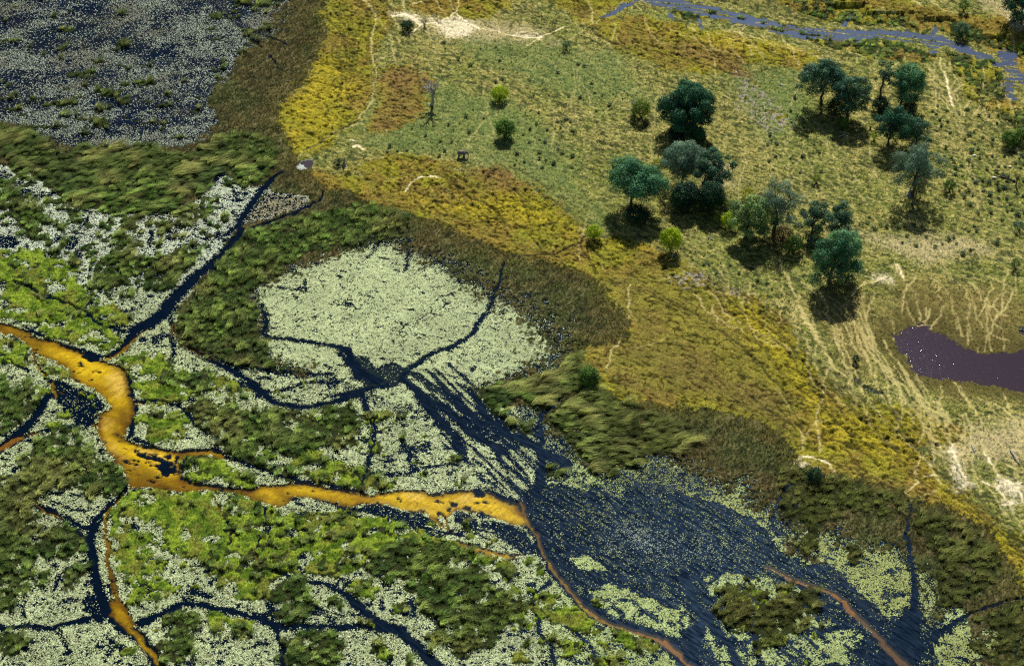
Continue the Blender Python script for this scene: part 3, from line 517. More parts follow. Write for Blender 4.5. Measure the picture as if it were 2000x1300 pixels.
for s in DT:
    big = s.startswith('E 1020,230'); d = line(s, 3.0 if big else 1.6, 2.5); dk = np.maximum(dk, (1.45 if big else 1) * (1 - sstep(-.2, .7, d + E3 * .12)))
def fan(n, a0, a1, b0, b1, w, k, seed, dark=False):
    r = np.random.default_rng(600 + seed)
    for _ in range(n):
        t = r.random(); u = t + r.normal() * .30; a = np.array(a0) * (1 - t) + np.array(a1) * t; b = np.array(b0) * (1 - u) + np.array(b1) * u
        s0, s1 = sorted(r.random(2) * 1.0); s1 = min(1, s0 + .35 + .4 * r.random()); v = (b - a); nrm = np.array([-v[1], v[0]]) / (np.hypot(*v) + 1); sw = r.normal() * 34; q = []
        for i in range(8):
            f = s0 + (s1 - s0) * i / 7; p = a + v * f + nrm * (sw * math.sin(f * 3.1) + r.normal() * 2.5); q.append('%.1f,%.1f' % tuple(p))
        d = line('Z ' + ' '.join(q), w, 2.2)
        if dark: dk[...] = np.maximum(dk, .8 * (1 - sstep(-.2, .6, d + E3 * .15)))
        else: path[...] = np.maximum(path, k * (.7 + .3 * r.random()) * (1 - sstep(-.2, .55, d + E3 * .15)))
fan(26, (1550, 560), (1720, 560), (1700, 830), (1960, 1000), 1.2, .75, 1); fan(16, (1700, 560), (2000, 520), (1760, 650), (2000, 670), 1.6, .8, 2)
fan(16, (1760, 760), (2000, 790), (1800, 900), (2050, 920), 1.6, .8, 3); fan(26, (1450, 240), (1960, 200), (1560, 560), (2050, 560), 1.1, .42, 4)
fan(16, (900, 90), (1400, 160), (1000, 330), (1300, 420), 1.0, .38, 5); fan(14, (1780, 110), (2000, 180), (1820, 230), (2030, 260), 1.5, .7, 6)
fan(14, (1150, 20), (1700, 60), (1180, 110), (1700, 130), 1.4, .7, 7); fan(12, (1300, 480), (1560, 560), (1420, 640), (1600, 720), 1.4, .65, 8)
fan(22, (1300, 490), (1560, 640), (1560, 800), (1860, 900), 1.2, 0, 9, True); fan(20, (1600, 820), (1900, 860), (1880, 960), (2040, 1130), 1.3, 0, 10, True)
fan(16, (640, 0), (770, 20), (640, 200), (760, 220), 1.2, 0, 11, True); fan(14, (1150, 60), (1500, 90), (1250, 130), (1600, 150), 1.2, 0, 12, True); fan(14, (640, 350), (950, 330), (800, 420), (1130, 470), 1.2, 0, 13, True)
fan(10, (860, 0), (1150, 10), (900, 60), (1180, 90), 1.2, 0, 14, True)
PATH = (path > .66) & LAND

# ------------------------------------------------------------------ ground cover colour (its own colour, with some tuft shade painted in) and height
A = np.zeros(GX.shape + (3,), np.float32)
def fill(mask, c): A[mask] = c
def lerp3(a, b, t): return a + (b - a) * t[..., None]
n1 = noise(22, 60, 3); n2 = noise(3.0, 61, 3); n3 = noise(1.1, 62, 2); n4 = noise(9, 63, 3)
g1 = lerp3(S(122, 126, 60), S(142, 136, 74), sstep(.35, .65, n1)); g1 = lerp3(g1, S(92, 104, 50), sstep(.48, .70, n2) * .5); g1 = lerp3(g1, S(70, 82, 42), sstep(.50, .68, noise(1.3, 69, 2, -38, 1.7, .75)) * .8); g1 = lerp3(g1, S(184, 172, 112), sstep(.55, .80, noise(1.1, 77, 2, -35, 1.8, .7)) * .6); g1 = lerp3(g1, S(50, 58, 34), sstep(.55, .72, noise(1.6, 68, 2, -35, 1.6, .8)) * .8)  # darkest dashes are hummock shade painted into the grass colour
fresh = sdf('Z 700,170 820,160 1000,200 1120,300 1150,400 1160,440 1050,380 900,320 700,300', 'Z 860,60 1200,110 1300,220 1100,200 900,120', 'Z 1120,370 1190,400 1200,480 1150,440', 'Z 1420,150 1560,140 1600,250 1500,300 1440,220')
g1 = lerp3(g1, S(98, 118, 66), sstep(-6, 10, fresh + E1) * .55)
pale = sdf('F 950,100 1200,150 1500,130 1750,160 1900,280 1700,250 1450,300 1150,200', 'Z 1350,300 1420,330 1430,370 1380,390', 'Z 800,40 900,30 1060,70 1090,95 960,90 860,90', 'F 1700,1200 2000,1150 2300,1400 1600,1400 I 1500,120', 'C 1700,0 1900,20 2200,200 1900,180')
g1 = lerp3(g1, S(172, 160, 118), sstep(-5, 9, pale + EDGE * 1.2 + (n3 - .5) * 12) * .8)
duff = sdf('F 1200,400 1400,360 1700,400 1900,400 2100,500 2100,1000 1750,1000 1600,1100 1350,900 1200,700', 'F 800,480 1100,420 1250,700 1200,900 1000,900 850,700', 'C 1540,290 1850,360 1900,540 2000,620 2100,900 1850,660 1640,600')
g1 = lerp3(g1, S(112, 100, 56), sstep(-8, 14, duff + E1 * 1.3) * .75)
g1 = lerp3(g1, S(78, 72, 38), (sstep(-16, -3, pool + E2 * 2)) * .8)
fill(LAND, g1[LAND])
# yellow and rusty sedge
ylo = lerp3(S(132, 128, 40), S(128, 112, 48), sstep(.40, .62, noise(16, 64, 3)))
bright = sdf('Z 545,235 610,110 690,120 700,190 640,270 570,300', 'Z 640,340 900,430 1120,470 1140,440 1000,380 880,400 740,370', 'Z 1400,590 1460,590 1560,700 1640,800 1780,850 1900,960 2000,1100 1960,1100 1800,920 1620,880 1560,790 1440,650', 'Z 1300,60 1560,105 1580,135 1450,110 1300,90', 'Z 1140,460 1280,490 1200,490')
ylo = lerp3(ylo, S(154, 142, 38), sstep(-4, 8, bright + E1) * .85)
ylo = lerp3(ylo, S(104, 108, 44), sstep(.52, .72, noise(8, 65, 3)) * .4)
rust = sdf('Z 735,150 800,130 850,170 835,230 770,265 720,262', 'E 1430,740 1520,850 1600,960 1800,1040 1900,1040 1750,950 1560,840 1500,720', 'I 900,170 1050,180 1300,280 1400,320 1250,330 1050,250 930,230', 'B 900,40 1500,60 1400,130 1100,60', 'B 1400,140 1600,250 1850,400 1900,440 2000,380 1700,250 1500,150', 'Z 1160,400 1240,440 1160,460', 'F 200,900 600,1000 700,1150 400,1050', 'Z 850,320 1000,330 1100,400 1000,380', 'C 130,250 500,420 520,520 420,520 300,400 0,330','E 1700,330 1900,330 2000,440 1900,420')
ylo = lerp3(ylo, S(118, 94, 60), sstep(-6, 10, rust + E1) * .65)
grey = sdf('Z 1440,140 1480,170 1530,230 1560,260 1500,270 1440,220', 'F 0,330 200,350 450,470 600,530 500,500 250,430 0,380')
olive = sdf('F 0,760 200,800 500,950 700,1100 760,1300 500,1150 0,900', 'E 1500,560 1700,700 2000,800 2000,1000 1800,900 1550,750', 'C 800,150 1200,230 1480,290 1400,370 1000,310', 'F 700,850 900,900 1050,1050 850,1020')
ylo = lerp3(ylo, S(100, 92, 44), sstep(-4, 8, olive + E1) * .65)
ylo = lerp3(ylo, S(150, 142, 132), sstep(-2, 4, grey + E2 * 2) * sstep(.5, .7, n3) * .9)
flatc = sstep(-5, 12, sdf('Z 1130,540 1250,520 1400,590 1500,680 1560,800 1540,850 1400,800 1290,790 1200,770 1160,700 1210,640')); ylo = lerp3(ylo, S(110, 102, 50), flatc * .6); g2 = ylo * (.7 + .6 * n2[..., None]) * (.8 + .4 * n3[..., None])
ck = 1 - sstep(.02, .16, np.abs(noise(2.7, 83, 2, -35, 1.9, .8) - .5) * 2); g2 = g2 * (1 - .75 * ck[..., None]); Z = zone == Y_; fill(Z, g2[Z])
m = (sstep(-2, 4, grey + E2 * 2) * sstep(.48, .66, n3))[..., None] * .8; A = np.where(LAND[..., None], A * (1 - m) + S(150, 142, 132) * m, A)
# sedge marsh
bs = lerp3(S(72, 70, 42), S(84, 76, 46), sstep(.4, .65, n4)); bs = lerp3(bs, S(70, 82, 44), sstep(.5, .7, n1) * .7); bs = lerp3(bs, S(118, 110, 74), sstep(.55, .85, noise(1.0, 66, 2, 60, 2, .6)) * .5)
nearland = sstep(-14, -1, land + E1 * .8)
bs = lerp3(bs, S(100, 94, 42), nearland * .45)
Z = zone == B_; fill(Z, bs[Z])
mt = lerp3(S(76, 100, 28), S(122, 142, 44), sstep(.35, .65, n2)); mt = lerp3(mt, S(112, 108, 48), sstep(.5, .7, noise(7, 67, 3)) * .6)
Z = zone == M_; fill(Z, mt[Z])
rd = lerp3(S(36, 44, 22), S(50, 56, 28), n4); Z = zone == RR; fill(Z, rd[Z])
# beds under water
bed = lerp3(np.array([.001, .008, .026]), np.array([.006, .012, .022]), n4)  # navy of the bed carries painted sky blue
Z = (zone == L_) | (zone == D_); pu = (sstep(-2, 8, l_pond) * (zone == L_) * .9); bed = lerp3(bed, np.array([.10, .13, .055]), pu); bed = lerp3(bed, np.array([.09, .085, .05]), sstep(-2, 4, l_right) * (zone == L_) * .9); fill(Z, bed[Z])
mud = (l_top > -8) & (zone == L_); bedp = lerp3(S(70, 84, 112), S(118, 116, 108), sstep(.35, .65, n4)); bedp = lerp3(bedp, S(30, 42, 66), sstep(.50, .66, noise(13, 75, 4, 15, 1.5, .7)) * .6); fill(mud, bedp[mud])
Z = POOL; pm = lerp3(S(84, 66, 66), S(70, 60, 84), sstep(-2, 8, pool + E1)); fill(Z, pm[Z])
Z = CH & (zone == D_); fill(Z, (bed * 0 + S(62, 72, 112))[Z])  # blue bed paints the sky mirrored in the channel
Z = POOL2; fill(Z, (bed * 0 + S(170, 178, 170))[Z])
fm = (zone == L_) & (dens > .6) & ~(l_top > -10) & (noise(.9, 74, 2) > .47 - .12 * sstep(0, 8, l_pond))
fc = lerp3(S(92, 108, 70), S(190, 202, 154), rng.random(GX.shape) ** .8 * (.55 + .7 * noise(2.5, 76, 3))); fc = lerp3(fc, S(92, 92, 56), sstep(-4, 6, np.maximum(l_right, l_se)) * .6); fc = fc * (.72 + .5 * noise(9, 78, 3))[..., None]; fill(fm, fc[fm])
# sand of the river: pale bars, golden shallows, amber and peat-brown deeper runs
dm = np.clip((sandd + E3 * .3) / 6.0, 0, 1)
rn1 = noise(9, 70, 3, -20, 2.2, .7); rn2 = noise(2.0, 71, 2, -20, 3, .6)
deep = sdf('G 700,200 800,200 950,280 1200,310 1400,330 1560,400 1300,330 1000,330 720,310', 'D 620,1080 750,1080 740,1180 720,1230 680,1180', 'D -150,590 60,610 250,700 250,790 150,722 -150,650', 'H 840,320 960,370 1050,410 1050,440 900,380', 'G 1560,330 1640,360 1620,420 1560,420','G 540,60 680,200 720,310 690,300')
bars = sdf('G 780,90 930,130 1000,200 960,230 880,190 820,130', 'H 400,330 500,335 500,370 430,365', 'H 690,360 800,345 780,390 700,390', 'G 560,10 640,90 760,190 700,140 590,60', 'D 560,1110 620,1140 600,1200 570,1200', 'H 250,390 560,440 540,450 300,400', 'D 640,840 690,900 700,980 650,1020 600,920', 'H 560,380 700,420 900,470 700,430')
sc_ = lerp3(S(134, 100, 14), S(224, 194, 40), np.clip(.15 + dm * .6 + (rn1 - .45) * 1.8, 0, 1))
sc_ = lerp3(sc_, S(226, 196, 104), sstep(-3, 3, bars + E2 * 1.2) * .85)
sc_ = lerp3(sc_, S(92, 66, 20), sstep(-5, 4, deep + E2 * 1.2) * .75)
sc_ = lerp3(sc_, S(150, 104, 30), sstep(.55, .62, noise(1.2, 73, 2, 50, 3, .6)) * .35); sc_ = lerp3(sc_, S(74, 54, 26), (1 - sstep(0, .38, dm + (n3 - .5) * .22)) * .75)
br = sdf('H 1000,380 1300,780 2100,1500 2100,1100 1300,800', 'I 400,650 900,700 1200,950 1500,1400 900,1400 350,850', 'I -100,1100 200,1400 -100,1400', 'D -150,1300 400,1150 300,1250 G 0,180 -150,150')
sc_ = lerp3(sc_, S(124, 82, 38), (br > 0) * .85)
far = sdf('I 1050,1000 1500,1000 1500,1400 1100,1400'); sc_ = lerp3(sc_, S(72, 56, 48), (far > 0) * .8)
Z = zone == S_; fill(Z, (sc_ * (.93 + .14 * rn2[..., None]))[Z])
# trodden sand
psand = lerp3(S(190, 176, 118), S(232, 222, 190), sstep(.85, 1.0, path))
pw = (path * (.75 + .5 * n3))[..., None].clip(0, 1) * LAND[..., None]
A = A * (1 - pw) + psand * pw
white = sdf('I 1600,100 1660,260 1700,300 1620,320', 'I 1850,270 1980,300 1990,380 1880,330', 'I 1880,390 1950,390 1940,420 1890,410', 'B 330,90 470,110 500,170 440,140', 'B 560,130 610,135 600,150', 'B 770,150 820,180 790,190', 'B 1040,215 1160,228 1150,240 1050,235', 'F 1150,370 1260,370 1240,410', 'C 1910,120 1990,160 1970,200', 'B 560,150 700,120 800,180 760,230 640,230','I 740,160 780,170 770,210 745,200')
ww = (sstep(-3, 2.5, white + E2 * .8 + (n3 - .5) * 5) * .8)[..., None] * LAND[..., None]
A = A * (1 - ww) + S(222, 210, 178) * ww
dkm = (dk * .8).clip(0, 1)[..., None]; A = A * (1 - dkm) + S(56, 54, 30) * dkm

# crisp small-scale variation of the growth itself
rv = rng.random(GX.shape).astype(np.float32)
veg = (zone == G_) | (zone == Y_) | (zone == B_) | (zone == M_) | (zone == RR)
bk = ((path < .4) & veg)[..., None]; A = np.where(bk, A * (.62 + .76 * rv[..., None]), A)
dsp = (zone == B_); A[dsp] *= .95; bm_ = sstep(.5, .7, noise(3.2, 71, 3, 20, 1.5, .8)) * dsp * .7; A = A * (1 - bm_[..., None]) + S(40, 46, 28) * bm_[..., None]; bm_ = sstep(.58, .75, noise(1.7, 72, 2, 60, 2, .7)) * dsp * .5; A = A * (1 - bm_[..., None]) + S(122, 116, 78) * bm_[..., None]
# heights
hl = sstep(0, 60, land) * 2.2 + .55
hum = np.abs(noise(2.0, 80, 2) - .5) * 2; hum2 = noise(1.5, 81, 2); hil = noise(30, 82, 2)
zz = np.full(GX.shape, -.8, np.float32)
Z = LAND & (zone != D_); zz[Z] = (hl + (hil - .5) * .8 + (hum2 - .5) * .55 + (noise(1.9, 85, 2, -35, 1.5, .8) - .5) * .55)[Z]
Z = (zone == Y_); crack = 1 - sstep(.0, .16, np.abs(noise(2.7, 83, 2, -35, 1.9, .8) - .5) * 2)
flat = sstep(-5, 12, sdf('Z 1130,540 1250,520 1400,590 1500,680 1560,800 1540,850 1400,800 1290,790 1200,770 1160,700 1210,640')); zz[Z] += ((hum * .7 - crack * .6 + (hum2 - .5) * .5) * (1 - .75 * flat))[Z]
gh = (zone == G_) & ((grey + E1) > 0); zz[gh] += ((noise(1.4, 84, 2) - .5) * 1.3)[gh]
Z = zone == B_; zz[Z] = (.30 + nearland * .3 + (hum2 - .5) * .6 + (n2 - .5) * .6)[Z]
Z = zone == M_; zz[Z] = (.32 + (hum2 - .4) * 1.0 + (n2 - .4) * 1.1)[Z]
Z = zone == RR; zz[Z] = (.20 + (n2 - .4) * .5)[Z]; zz[(zone == RR) & LAND] += (hl * .6)[(zone == RR) & LAND]
zz[fm] = .025
Z = zone == S_; zz[Z] = (-.10 - .5 * (1 - dm))[Z] + (sstep(-2, 5, bars) * .06)[Z]
nearw = sstep(-10, 0, pool) ; 
Z = LAND & (zone != D_); zz[Z] = np.maximum(zz[Z] - (nearw * .3)[Z] - (dk * .35)[Z] - (path * .18)[Z], .12)
Z = veg & (path < .5); zz[Z] += ((rng.random(GX.shape) - .5) * .30)[Z]; zz[veg] = np.maximum(zz[veg], .06)
# channel and pools lie where their banks put the water: beyond the rise the water stands higher
wl_chan, wl_pool = .45, .9
lowl = np.maximum(sstep(18, 2, chan), sstep(-14, -1, pool))
Z = LAND & (zone != D_); zz[Z] = np.maximum(zz[Z] * (1 - .5 * lowl[Z]), .15)
zz[Z] = np.where(np.maximum(sstep(14, 0, chan), sstep(-6, 0, pool))[Z] > .5, np.clip(zz[Z], .06, .2), zz[Z])
prox = np.maximum(sstep(-26, -1, pool), sstep(20, 1, chan)); Z = LAND & (zone != D_); zz[Z] = (zz * (1 - prox) + (.07 + .12 * rng.random(GX.shape)) * prox)[Z]
zz[(CH | POOL | POOL2) & (zone == D_)] = -.10
def zat(x, y):
    i = np.clip(((np.asarray(y) - Y0) / DY).astype(int), 0, NY - 1); j = np.clip(((np.asarray(x) - X0) / DX).astype(int), 0, NX - 1)
    return zz[i, j]
def at(px, py):
    x, y = ray_to_ground(px, py, 0.0)
    for _ in range(3):
        z = float(zat(x, y)); x, y = ray_to_ground(px, py, z)
    return float(x), float(y), float(zat(x, y))

# --- the ground as one sheet: fine over the surveyed place, coarser and coarser out to the horizon
far_ = np.cumsum(1.2 * 1.45 ** np.arange(22))
fx = np.concatenate([X0 - far_[::-1], xs, xs[-1] + far_]); fy = np.concatenate([Y0 - far_[::-1], ys, ys[-1] + far_])
NF = len(far_)
def pad_(a): 
    w = [(NF, NF), (NF, NF)] + [(0, 0)] * (a.ndim - 2); return np.pad(a, w, mode='edge')
ZP = pad_(zz); AP = pad_(A); VX, VY = np.meshgrid(fx, fy)
core_pad = np.zeros(VX.shape, bool); core_pad[NF:-NF, NF:-NF] = True
ZP = np.where(core_pad, ZP, np.maximum(ZP, .2)); AP = np.where(core_pad[..., None], AP, AP * .3 + S(110, 112, 58) * .7)
nyv, nxv = VX.shape
idx = np.arange(nyv * nxv).reshape(nyv, nxv)
quads = np.stack([idx[:-1, :-1], idx[:-1, 1:], idx[1:, 1:], idx[1:, :-1]], -1).reshape(-1, 4)
V = np.stack([VX, VY, ZP], -1).reshape(-1, 3); AC = AP.reshape(-1, 3)
PP = np.zeros(VX.shape, bool); PP[NF:-NF, NF:-NF] = PATH; RP = np.zeros(VX.shape, bool); RP[NF:-NF, NF:-NF] = (zone == S_)
pq = PP.reshape(-1)[quads].sum(1) >= 2; rq = (RP.reshape(-1)[quads].sum(1) >= 2) & ~pq
def sub(name, sel, label=None):
    q = quads[sel]; used = np.zeros(len(V), bool); used[q.ravel()] = True; mp = np.cumsum(used) - 1
    return tag(mesh_np(name, V[used], mp[q].astype(np.int32), M_ground, AC[used], smooth=True), kind='structure')
sub('ground', ~(pq | rq)); sub('path', pq); sub('river_bed', rq)
del V, AC, quads

# --- water surfaces
def water_sheet(name, mask, z, mat):
    st = 1; m = mask[:NY // st * st, :NX // st * st].reshape(NY // st, st, NX // st, st).max((1, 3))
    i, j = np.nonzero(m); X = X0 + j * st * DX; Y = Y0 + i * st * DY
    gi, inv = np.unique(np.concatenate([i * 4096 + j, i * 4096 + j + 1, (i + 1) * 4096 + j + 1, (i + 1) * 4096 + j]), return_inverse=True)
    v = np.stack([X0 + (gi % 4096) * st * DX, Y0 + (gi // 4096) * st * DY, np.full(len(gi), z)], 1)
    f = inv.reshape(4, -1).T.astype(np.int32)
    return tag(mesh_np(name, v, f, mat), kind='structure')
def grow(m, k):
    r = m.copy()
    for _ in range(k):
        q = r.copy(); q[1:] |= r[:-1]; q[:-1] |= r[1:]; q[:, 1:] |= r[:, :-1]; q[:, :-1] |= r[:, 1:]; r = q
    return r
W_marsh = water_material('marsh_water', (.8, .85, .9), (.001, .006, .018), .4, .30, .2, 1.6, (1, 1, 1), .04, (.015, .026, .043), True)  # navy body colour stands in for the reflected sky
W_river = water_material('river_water', (.97, .95, .82), (.03, .022, .004), .97, .30, .25, 1.1, (1, 2.5, 1), .04, (.03, .03, .03))
W_pool = water_material('pool_water', (.8, .75, .75), (.034, .022, .030), .32, .06, 1.0, 1.6, (1, 1, 1), .028, (.5, .5, .7))
W_chan = water_material('channel_water', (.9, .9, .95), (.024, .038, .078), .35, .3, .6, .8, (1, 3, 1), .05, (.10, .13, .2))  # blue body colour holds the painted reflection of the sky
rivw = grow(zone == S_, 1); wet = grow(((zone == L_) | (zone == D_)) & ~CH & ~POOL & ~POOL2, 2)
chw = grow(CH & LAND & (zone == D_), 2); plw = grow((POOL | POOL2) & LAND, 2)
def cells(m): return m
def full(c):
    o = np.zeros(GX.shape, bool); o[:c.shape[0], :c.shape[1]] = c; return o
r_ = full(cells(rivw)); p_ = full(cells(plw)) & ~r_; c_ = full(cells(chw)) & ~r_ & ~p_; w_ = full(cells(wet)) & ~r_ & ~p_ & ~c_
water_sheet('river', r_, 0.0, W_river); water_sheet('pool', p_, 0.0, W_pool); water_sheet('channel', c_, 0.0, W_chan); water_sheet('marsh_water', w_, 0.0, W_marsh)
# ------------------------------------------------------------------ blades, leaves on the water
def scatter(step, keep, seed=0):
    """jittered points over the grid, kept with probability keep (an array over the grid)"""
    r = np.random.default_rng(100 + seed)
    gx = np.arange(X0, X1, step); gy = np.arange(Y0, Y1, step)
    x, y = np.meshgrid(gx, gy); x = (x + r.random(x.shape) * step).ravel(); y = (y + r.random(y.shape) * step).ravel()
    i = np.clip(((y - Y0) / DY).astype(int), 0, NY - 1); j = np.clip(((x - X0) / DX).astype(int), 0, NX - 1)
    # only inside what can be seen, plus a margin to each side
    t = math.tan(HFOV / 2) * np.sqrt(y ** 2 + H ** 2) * 1.12 + 20
    k = (r.random(len(x)) < keep[i, j]) & (np.abs(x) < t)
    return x[k], y[k], i[k], j[k], r
def blades(name, x, y, z, n, height, spread, width, lean, colr, mat, r, seg=2, label=None, cat='plants', jit=.25):
    """tufts: n blades per point, leaning by the vector lean (per point) plus outward spread"""
    N = len(x) * n
    X = np.repeat(x, n); Yv = np.repeat(y, n); Zv = np.repeat(z, n)
    hh = np.repeat(height, n) * (.6 + .6 * r.random(N))
    a = r.random(N) * 2 * np.pi; rad = spread * np.sqrt(r.random(N))
    ox, oy = np.cos(a) * rad, np.sin(a) * rad
    X = X + ox * .55; Yv = Yv + oy * .55
    lx = np.repeat(lean[0], n) + ox / max(spread, .01) * .45 + (r.random(N) - .5) * .3
    ly = np.repeat(lean[1], n) + oy / max(spread, .01) * .45 + (r.random(N) - .5) * .3
    w = width * (.7 + .6 * r.random(N)); b = r.random(N) * np.pi; wx, wy = np.cos(b) * w / 2, np.sin(b) * w / 2
    base = Zv - .1
    def P(f, k, up, lf):  # point at share f of the blade
        return np.stack([X + lx * hh * lf + k * wx, Yv + ly * hh * lf + k * wy, base + hh * up], 1)
    if seg == 2:
        L = [P(0, -1, 0, 0), P(0, 1, 0, 0), P(.5, 1, .62, .28), P(.5, -1, .62, .28), P(1, .25, .92, 1), P(1, -.25, .92, 1)]
        v = np.stack(L, 1).reshape(-1, 3); k = np.arange(N)[:, None] * 6
        f = np.concatenate([k + [0, 1, 2, 3], k + [3, 2, 4, 5]], 0)
        vc = 6
    else:
        v = np.stack([P(0, -1, 0, 0), P(0, 1, 0, 0), P(1, .2, .9, .8), P(1, -.2, .9, .8)], 1).reshape(-1, 3)
        f = np.arange(N * 4).reshape(-1, 4); vc = 4
    c = np.repeat(colr, n, 0) * (1 + (r.random((N, 1)) - .5) * 2 * jit)
    o = mesh_np(name, v, f.astype(np.int32), mat, np.repeat(c, vc, 0).astype(np.float32))
    return tag(o, label, cat, kind='stuff')
def wind(x, y, amp, base=(.35, -.05), size=9, seed=120):
    a = (noise(size, seed, 2, x=x, y=y) - .5) * 4; s = noise(size * 1.3, seed + 7, 2, x=x, y=y)
    return (base[0] + amp * np.cos(a) * s), (base[1] + amp * np.sin(a) * s)

# tall reeds: mop-headed tussocks, with shorter growth between them
def reedcol(x, y, i, j, r, k=1.0):
    cl = noise(4.5, 131, 2, x=x, y=y); c = lerp3(S(80, 106, 50), S(140, 160, 88), sstep(.25, .75, cl * .6 + r.random(len(x)) * .4))
    c = lerp3(c, S(150, 142, 96), sstep(.5, .75, noise(16, 132, 2, x=x, y=y)) * .5)
    c = lerp3(c, S(66, 90, 56), sstep(.5, .7, noise(9, 133, 2, x=x, y=y)) * .6)
    brown = (sstep(0, 40, x - (y - 800) * .15) * (y < 850)).clip(0, 1); c = lerp3(c, S(116, 112, 68), brown * .35)
    se = sstep(20, 60, x) * sstep(790, 740, y); c = lerp3(c, S(98, 100, 52), se * .6)
    tops = sstep(-40, -15, l_top[i, j]) * (x < -60) * (y > 850); c = lerp3(c, S(84, 92, 54), tops * .5)
    return c * k * 1.55
wavy = sdf('A -300,690 450,780 1200,780 1500,950 900,1250 300,1100 -300,1000', 'E 810,960 1400,740 1600,960 2100,1150 H 1900,250 1300,260 E 900,1200')
k = (zone == RR) * .93
x, y, i, j, r = scatter(2.5, k, 1)
hgt = (.8 + 1.5 * r.random(len(x)) + 1.4 * sstep(.35, .7, noise(7, 137, 2, x=x, y=y))); hgt = np.where(land[i, j] > 0, hgt * .6, hgt)
wv = sstep(-3, 4, wavy[i, j]); lx, ly = wind(x, y, .5); wx_, wy_ = wind(x, y, 1.1, (.4, -.05), 7, 127); lx = lx + wv * wx_; ly = ly + wv * wy_ * .8
rc = reedcol(x, y, i, j, r); crest = sstep(.5, .72, noise(7, 137, 2, x=x, y=y)); rc = lerp3(rc, S(186, 184, 116) * 1.2, crest * (.25 + .35 * wv)); rc *= (.5 + .95 * r.random((len(x), 1)))  # taller tussocks coloured paler, sunlit crests painted in
blades('reeds', x, y, zz[i, j].clip(-.1), 50, hgt, 1.55, .15, (lx, ly), rc, M_reed, r, 2, 'tall green reed tussocks crowding the marsh between the channels', 'reeds', .4)
print('reeds', len(x))
k = (zone == RR) * .55 + ((zone == B_) & (noise(3, 130, 2) > .55)) * .55
x, y, i, j, r = scatter(1.25, k, 21)
blades('reeds', x, y, zz[i, j].clip(-.1), 7, .6 + .7 * r.random(len(x)), .8, .15, wind(x, y, .8), reedcol(x, y, i, j, r, .6), M_reed, r, 1, 'shorter dark reeds filling in under the tall tussocks', 'reeds', .4)
# sedge of the brown marsh
k = ((zone == B_) & (dk < .5)) * .9
x, y, i, j, r = scatter(1.0, k, 2)
c = A[i, j] * 1.25; c = lerp3(c, S(134, 126, 84), (r.random(len(x)) > .8) * .6); c = lerp3(c, S(40, 52, 28), (r.random(len(x)) > .6) * .7); c *= (.6 + .7 * r.random((len(x), 1)))
blades('sedge', x, y, zz[i, j], 7, .5 + .9 * noise(4, 140, 2, x=x, y=y), .6, .15, wind(x, y, .9), c, M_grass, r, 1, 'low olive brown sedge along the rim of the marsh', 'sedge')
# mats
k = (zone == M_) * .9
x, y, i, j, r = scatter(.85, k, 3)
c = A[i, j] * 1.15; c = lerp3(c, S(164, 180, 78), (r.random(len(x)) > .75) * .6); c = lerp3(c, S(44, 62, 26), (r.random(len(x)) > .7) * .6)
blades('water_grass', x, y, zz[i, j], 5, .25 + .45 * noise(3, 150, 2, x=x, y=y), .5, .2, wind(x, y, .5, (.1, 0)), c, M_grass, r, 1, 'bright green floating grass mats between the lily pads', 'water grass')
# yellow sedge
k = ((zone == Y_) & (path < .3) & (dk < .35)) * .8
x, y, i, j, r = scatter(1.15, k, 4)
c = A[i, j] * 1.15; c = lerp3(c, c * .5, (r.random(len(x)) > .7) * 1.)
blades('yellow_sedge', x, y, zz[i, j], 5, .15 + .3 * noise(3, 160, 2, x=x, y=y), .5, .15, wind(x, y, .4, (.2, -.1)), c, M_grass, r, 1, 'yellow and rusty sedge on the marsh edge cut by narrow game trails', 'sedge')
# savanna grass
k = ((zone == G_) & (path < .35) & (dk < .35)) * (.35 + .5 * noise(8, 170, 2)) * (1 - .6 * sstep(-2, 5, white))
x, y, i, j, r = scatter(1.25, k, 5)
c = A[i, j] * 1.15; c = lerp3(c, S(176, 166, 114), (r.random(len(x)) > .75) * .6); c = lerp3(c, S(84, 104, 58), (r.random(len(x)) > .78) * .7)
blades('grass', x, y, zz[i, j], 5, .25 + .45 * r.random(len(x)) ** 2 + .2, .45, .15, wind(x, y, .4, (.25, -.1)), c, M_grass, r, 1, 'dry olive grass tufts covering the raised land', 'grass')
k = ((zone == G_) & (path < .3)) * (.25 + .75 * (noise(6, 175, 2) > .5)) * (1 - .8 * sstep(-2, 5, white)) * (1 - .5 * sstep(-5, 9, pale))
x, y, i, j, r = scatter(1.9, k, 6)
q = r.random(len(x)); c = lerp3(S(98, 106, 52), S(140, 136, 72), q); c = lerp3(c, S(78, 98, 66), (r.random(len(x)) > .6) * .7)
blades('grass', x, y, zz[i, j], 14, .3 + .45 * r.random(len(x)), .6, .15, wind(x, y, .5, (.25, -.1)), c, M_grass, r, 1, 'taller tussocks of olive grass among the short grass of the raised land', 'grass', .4)
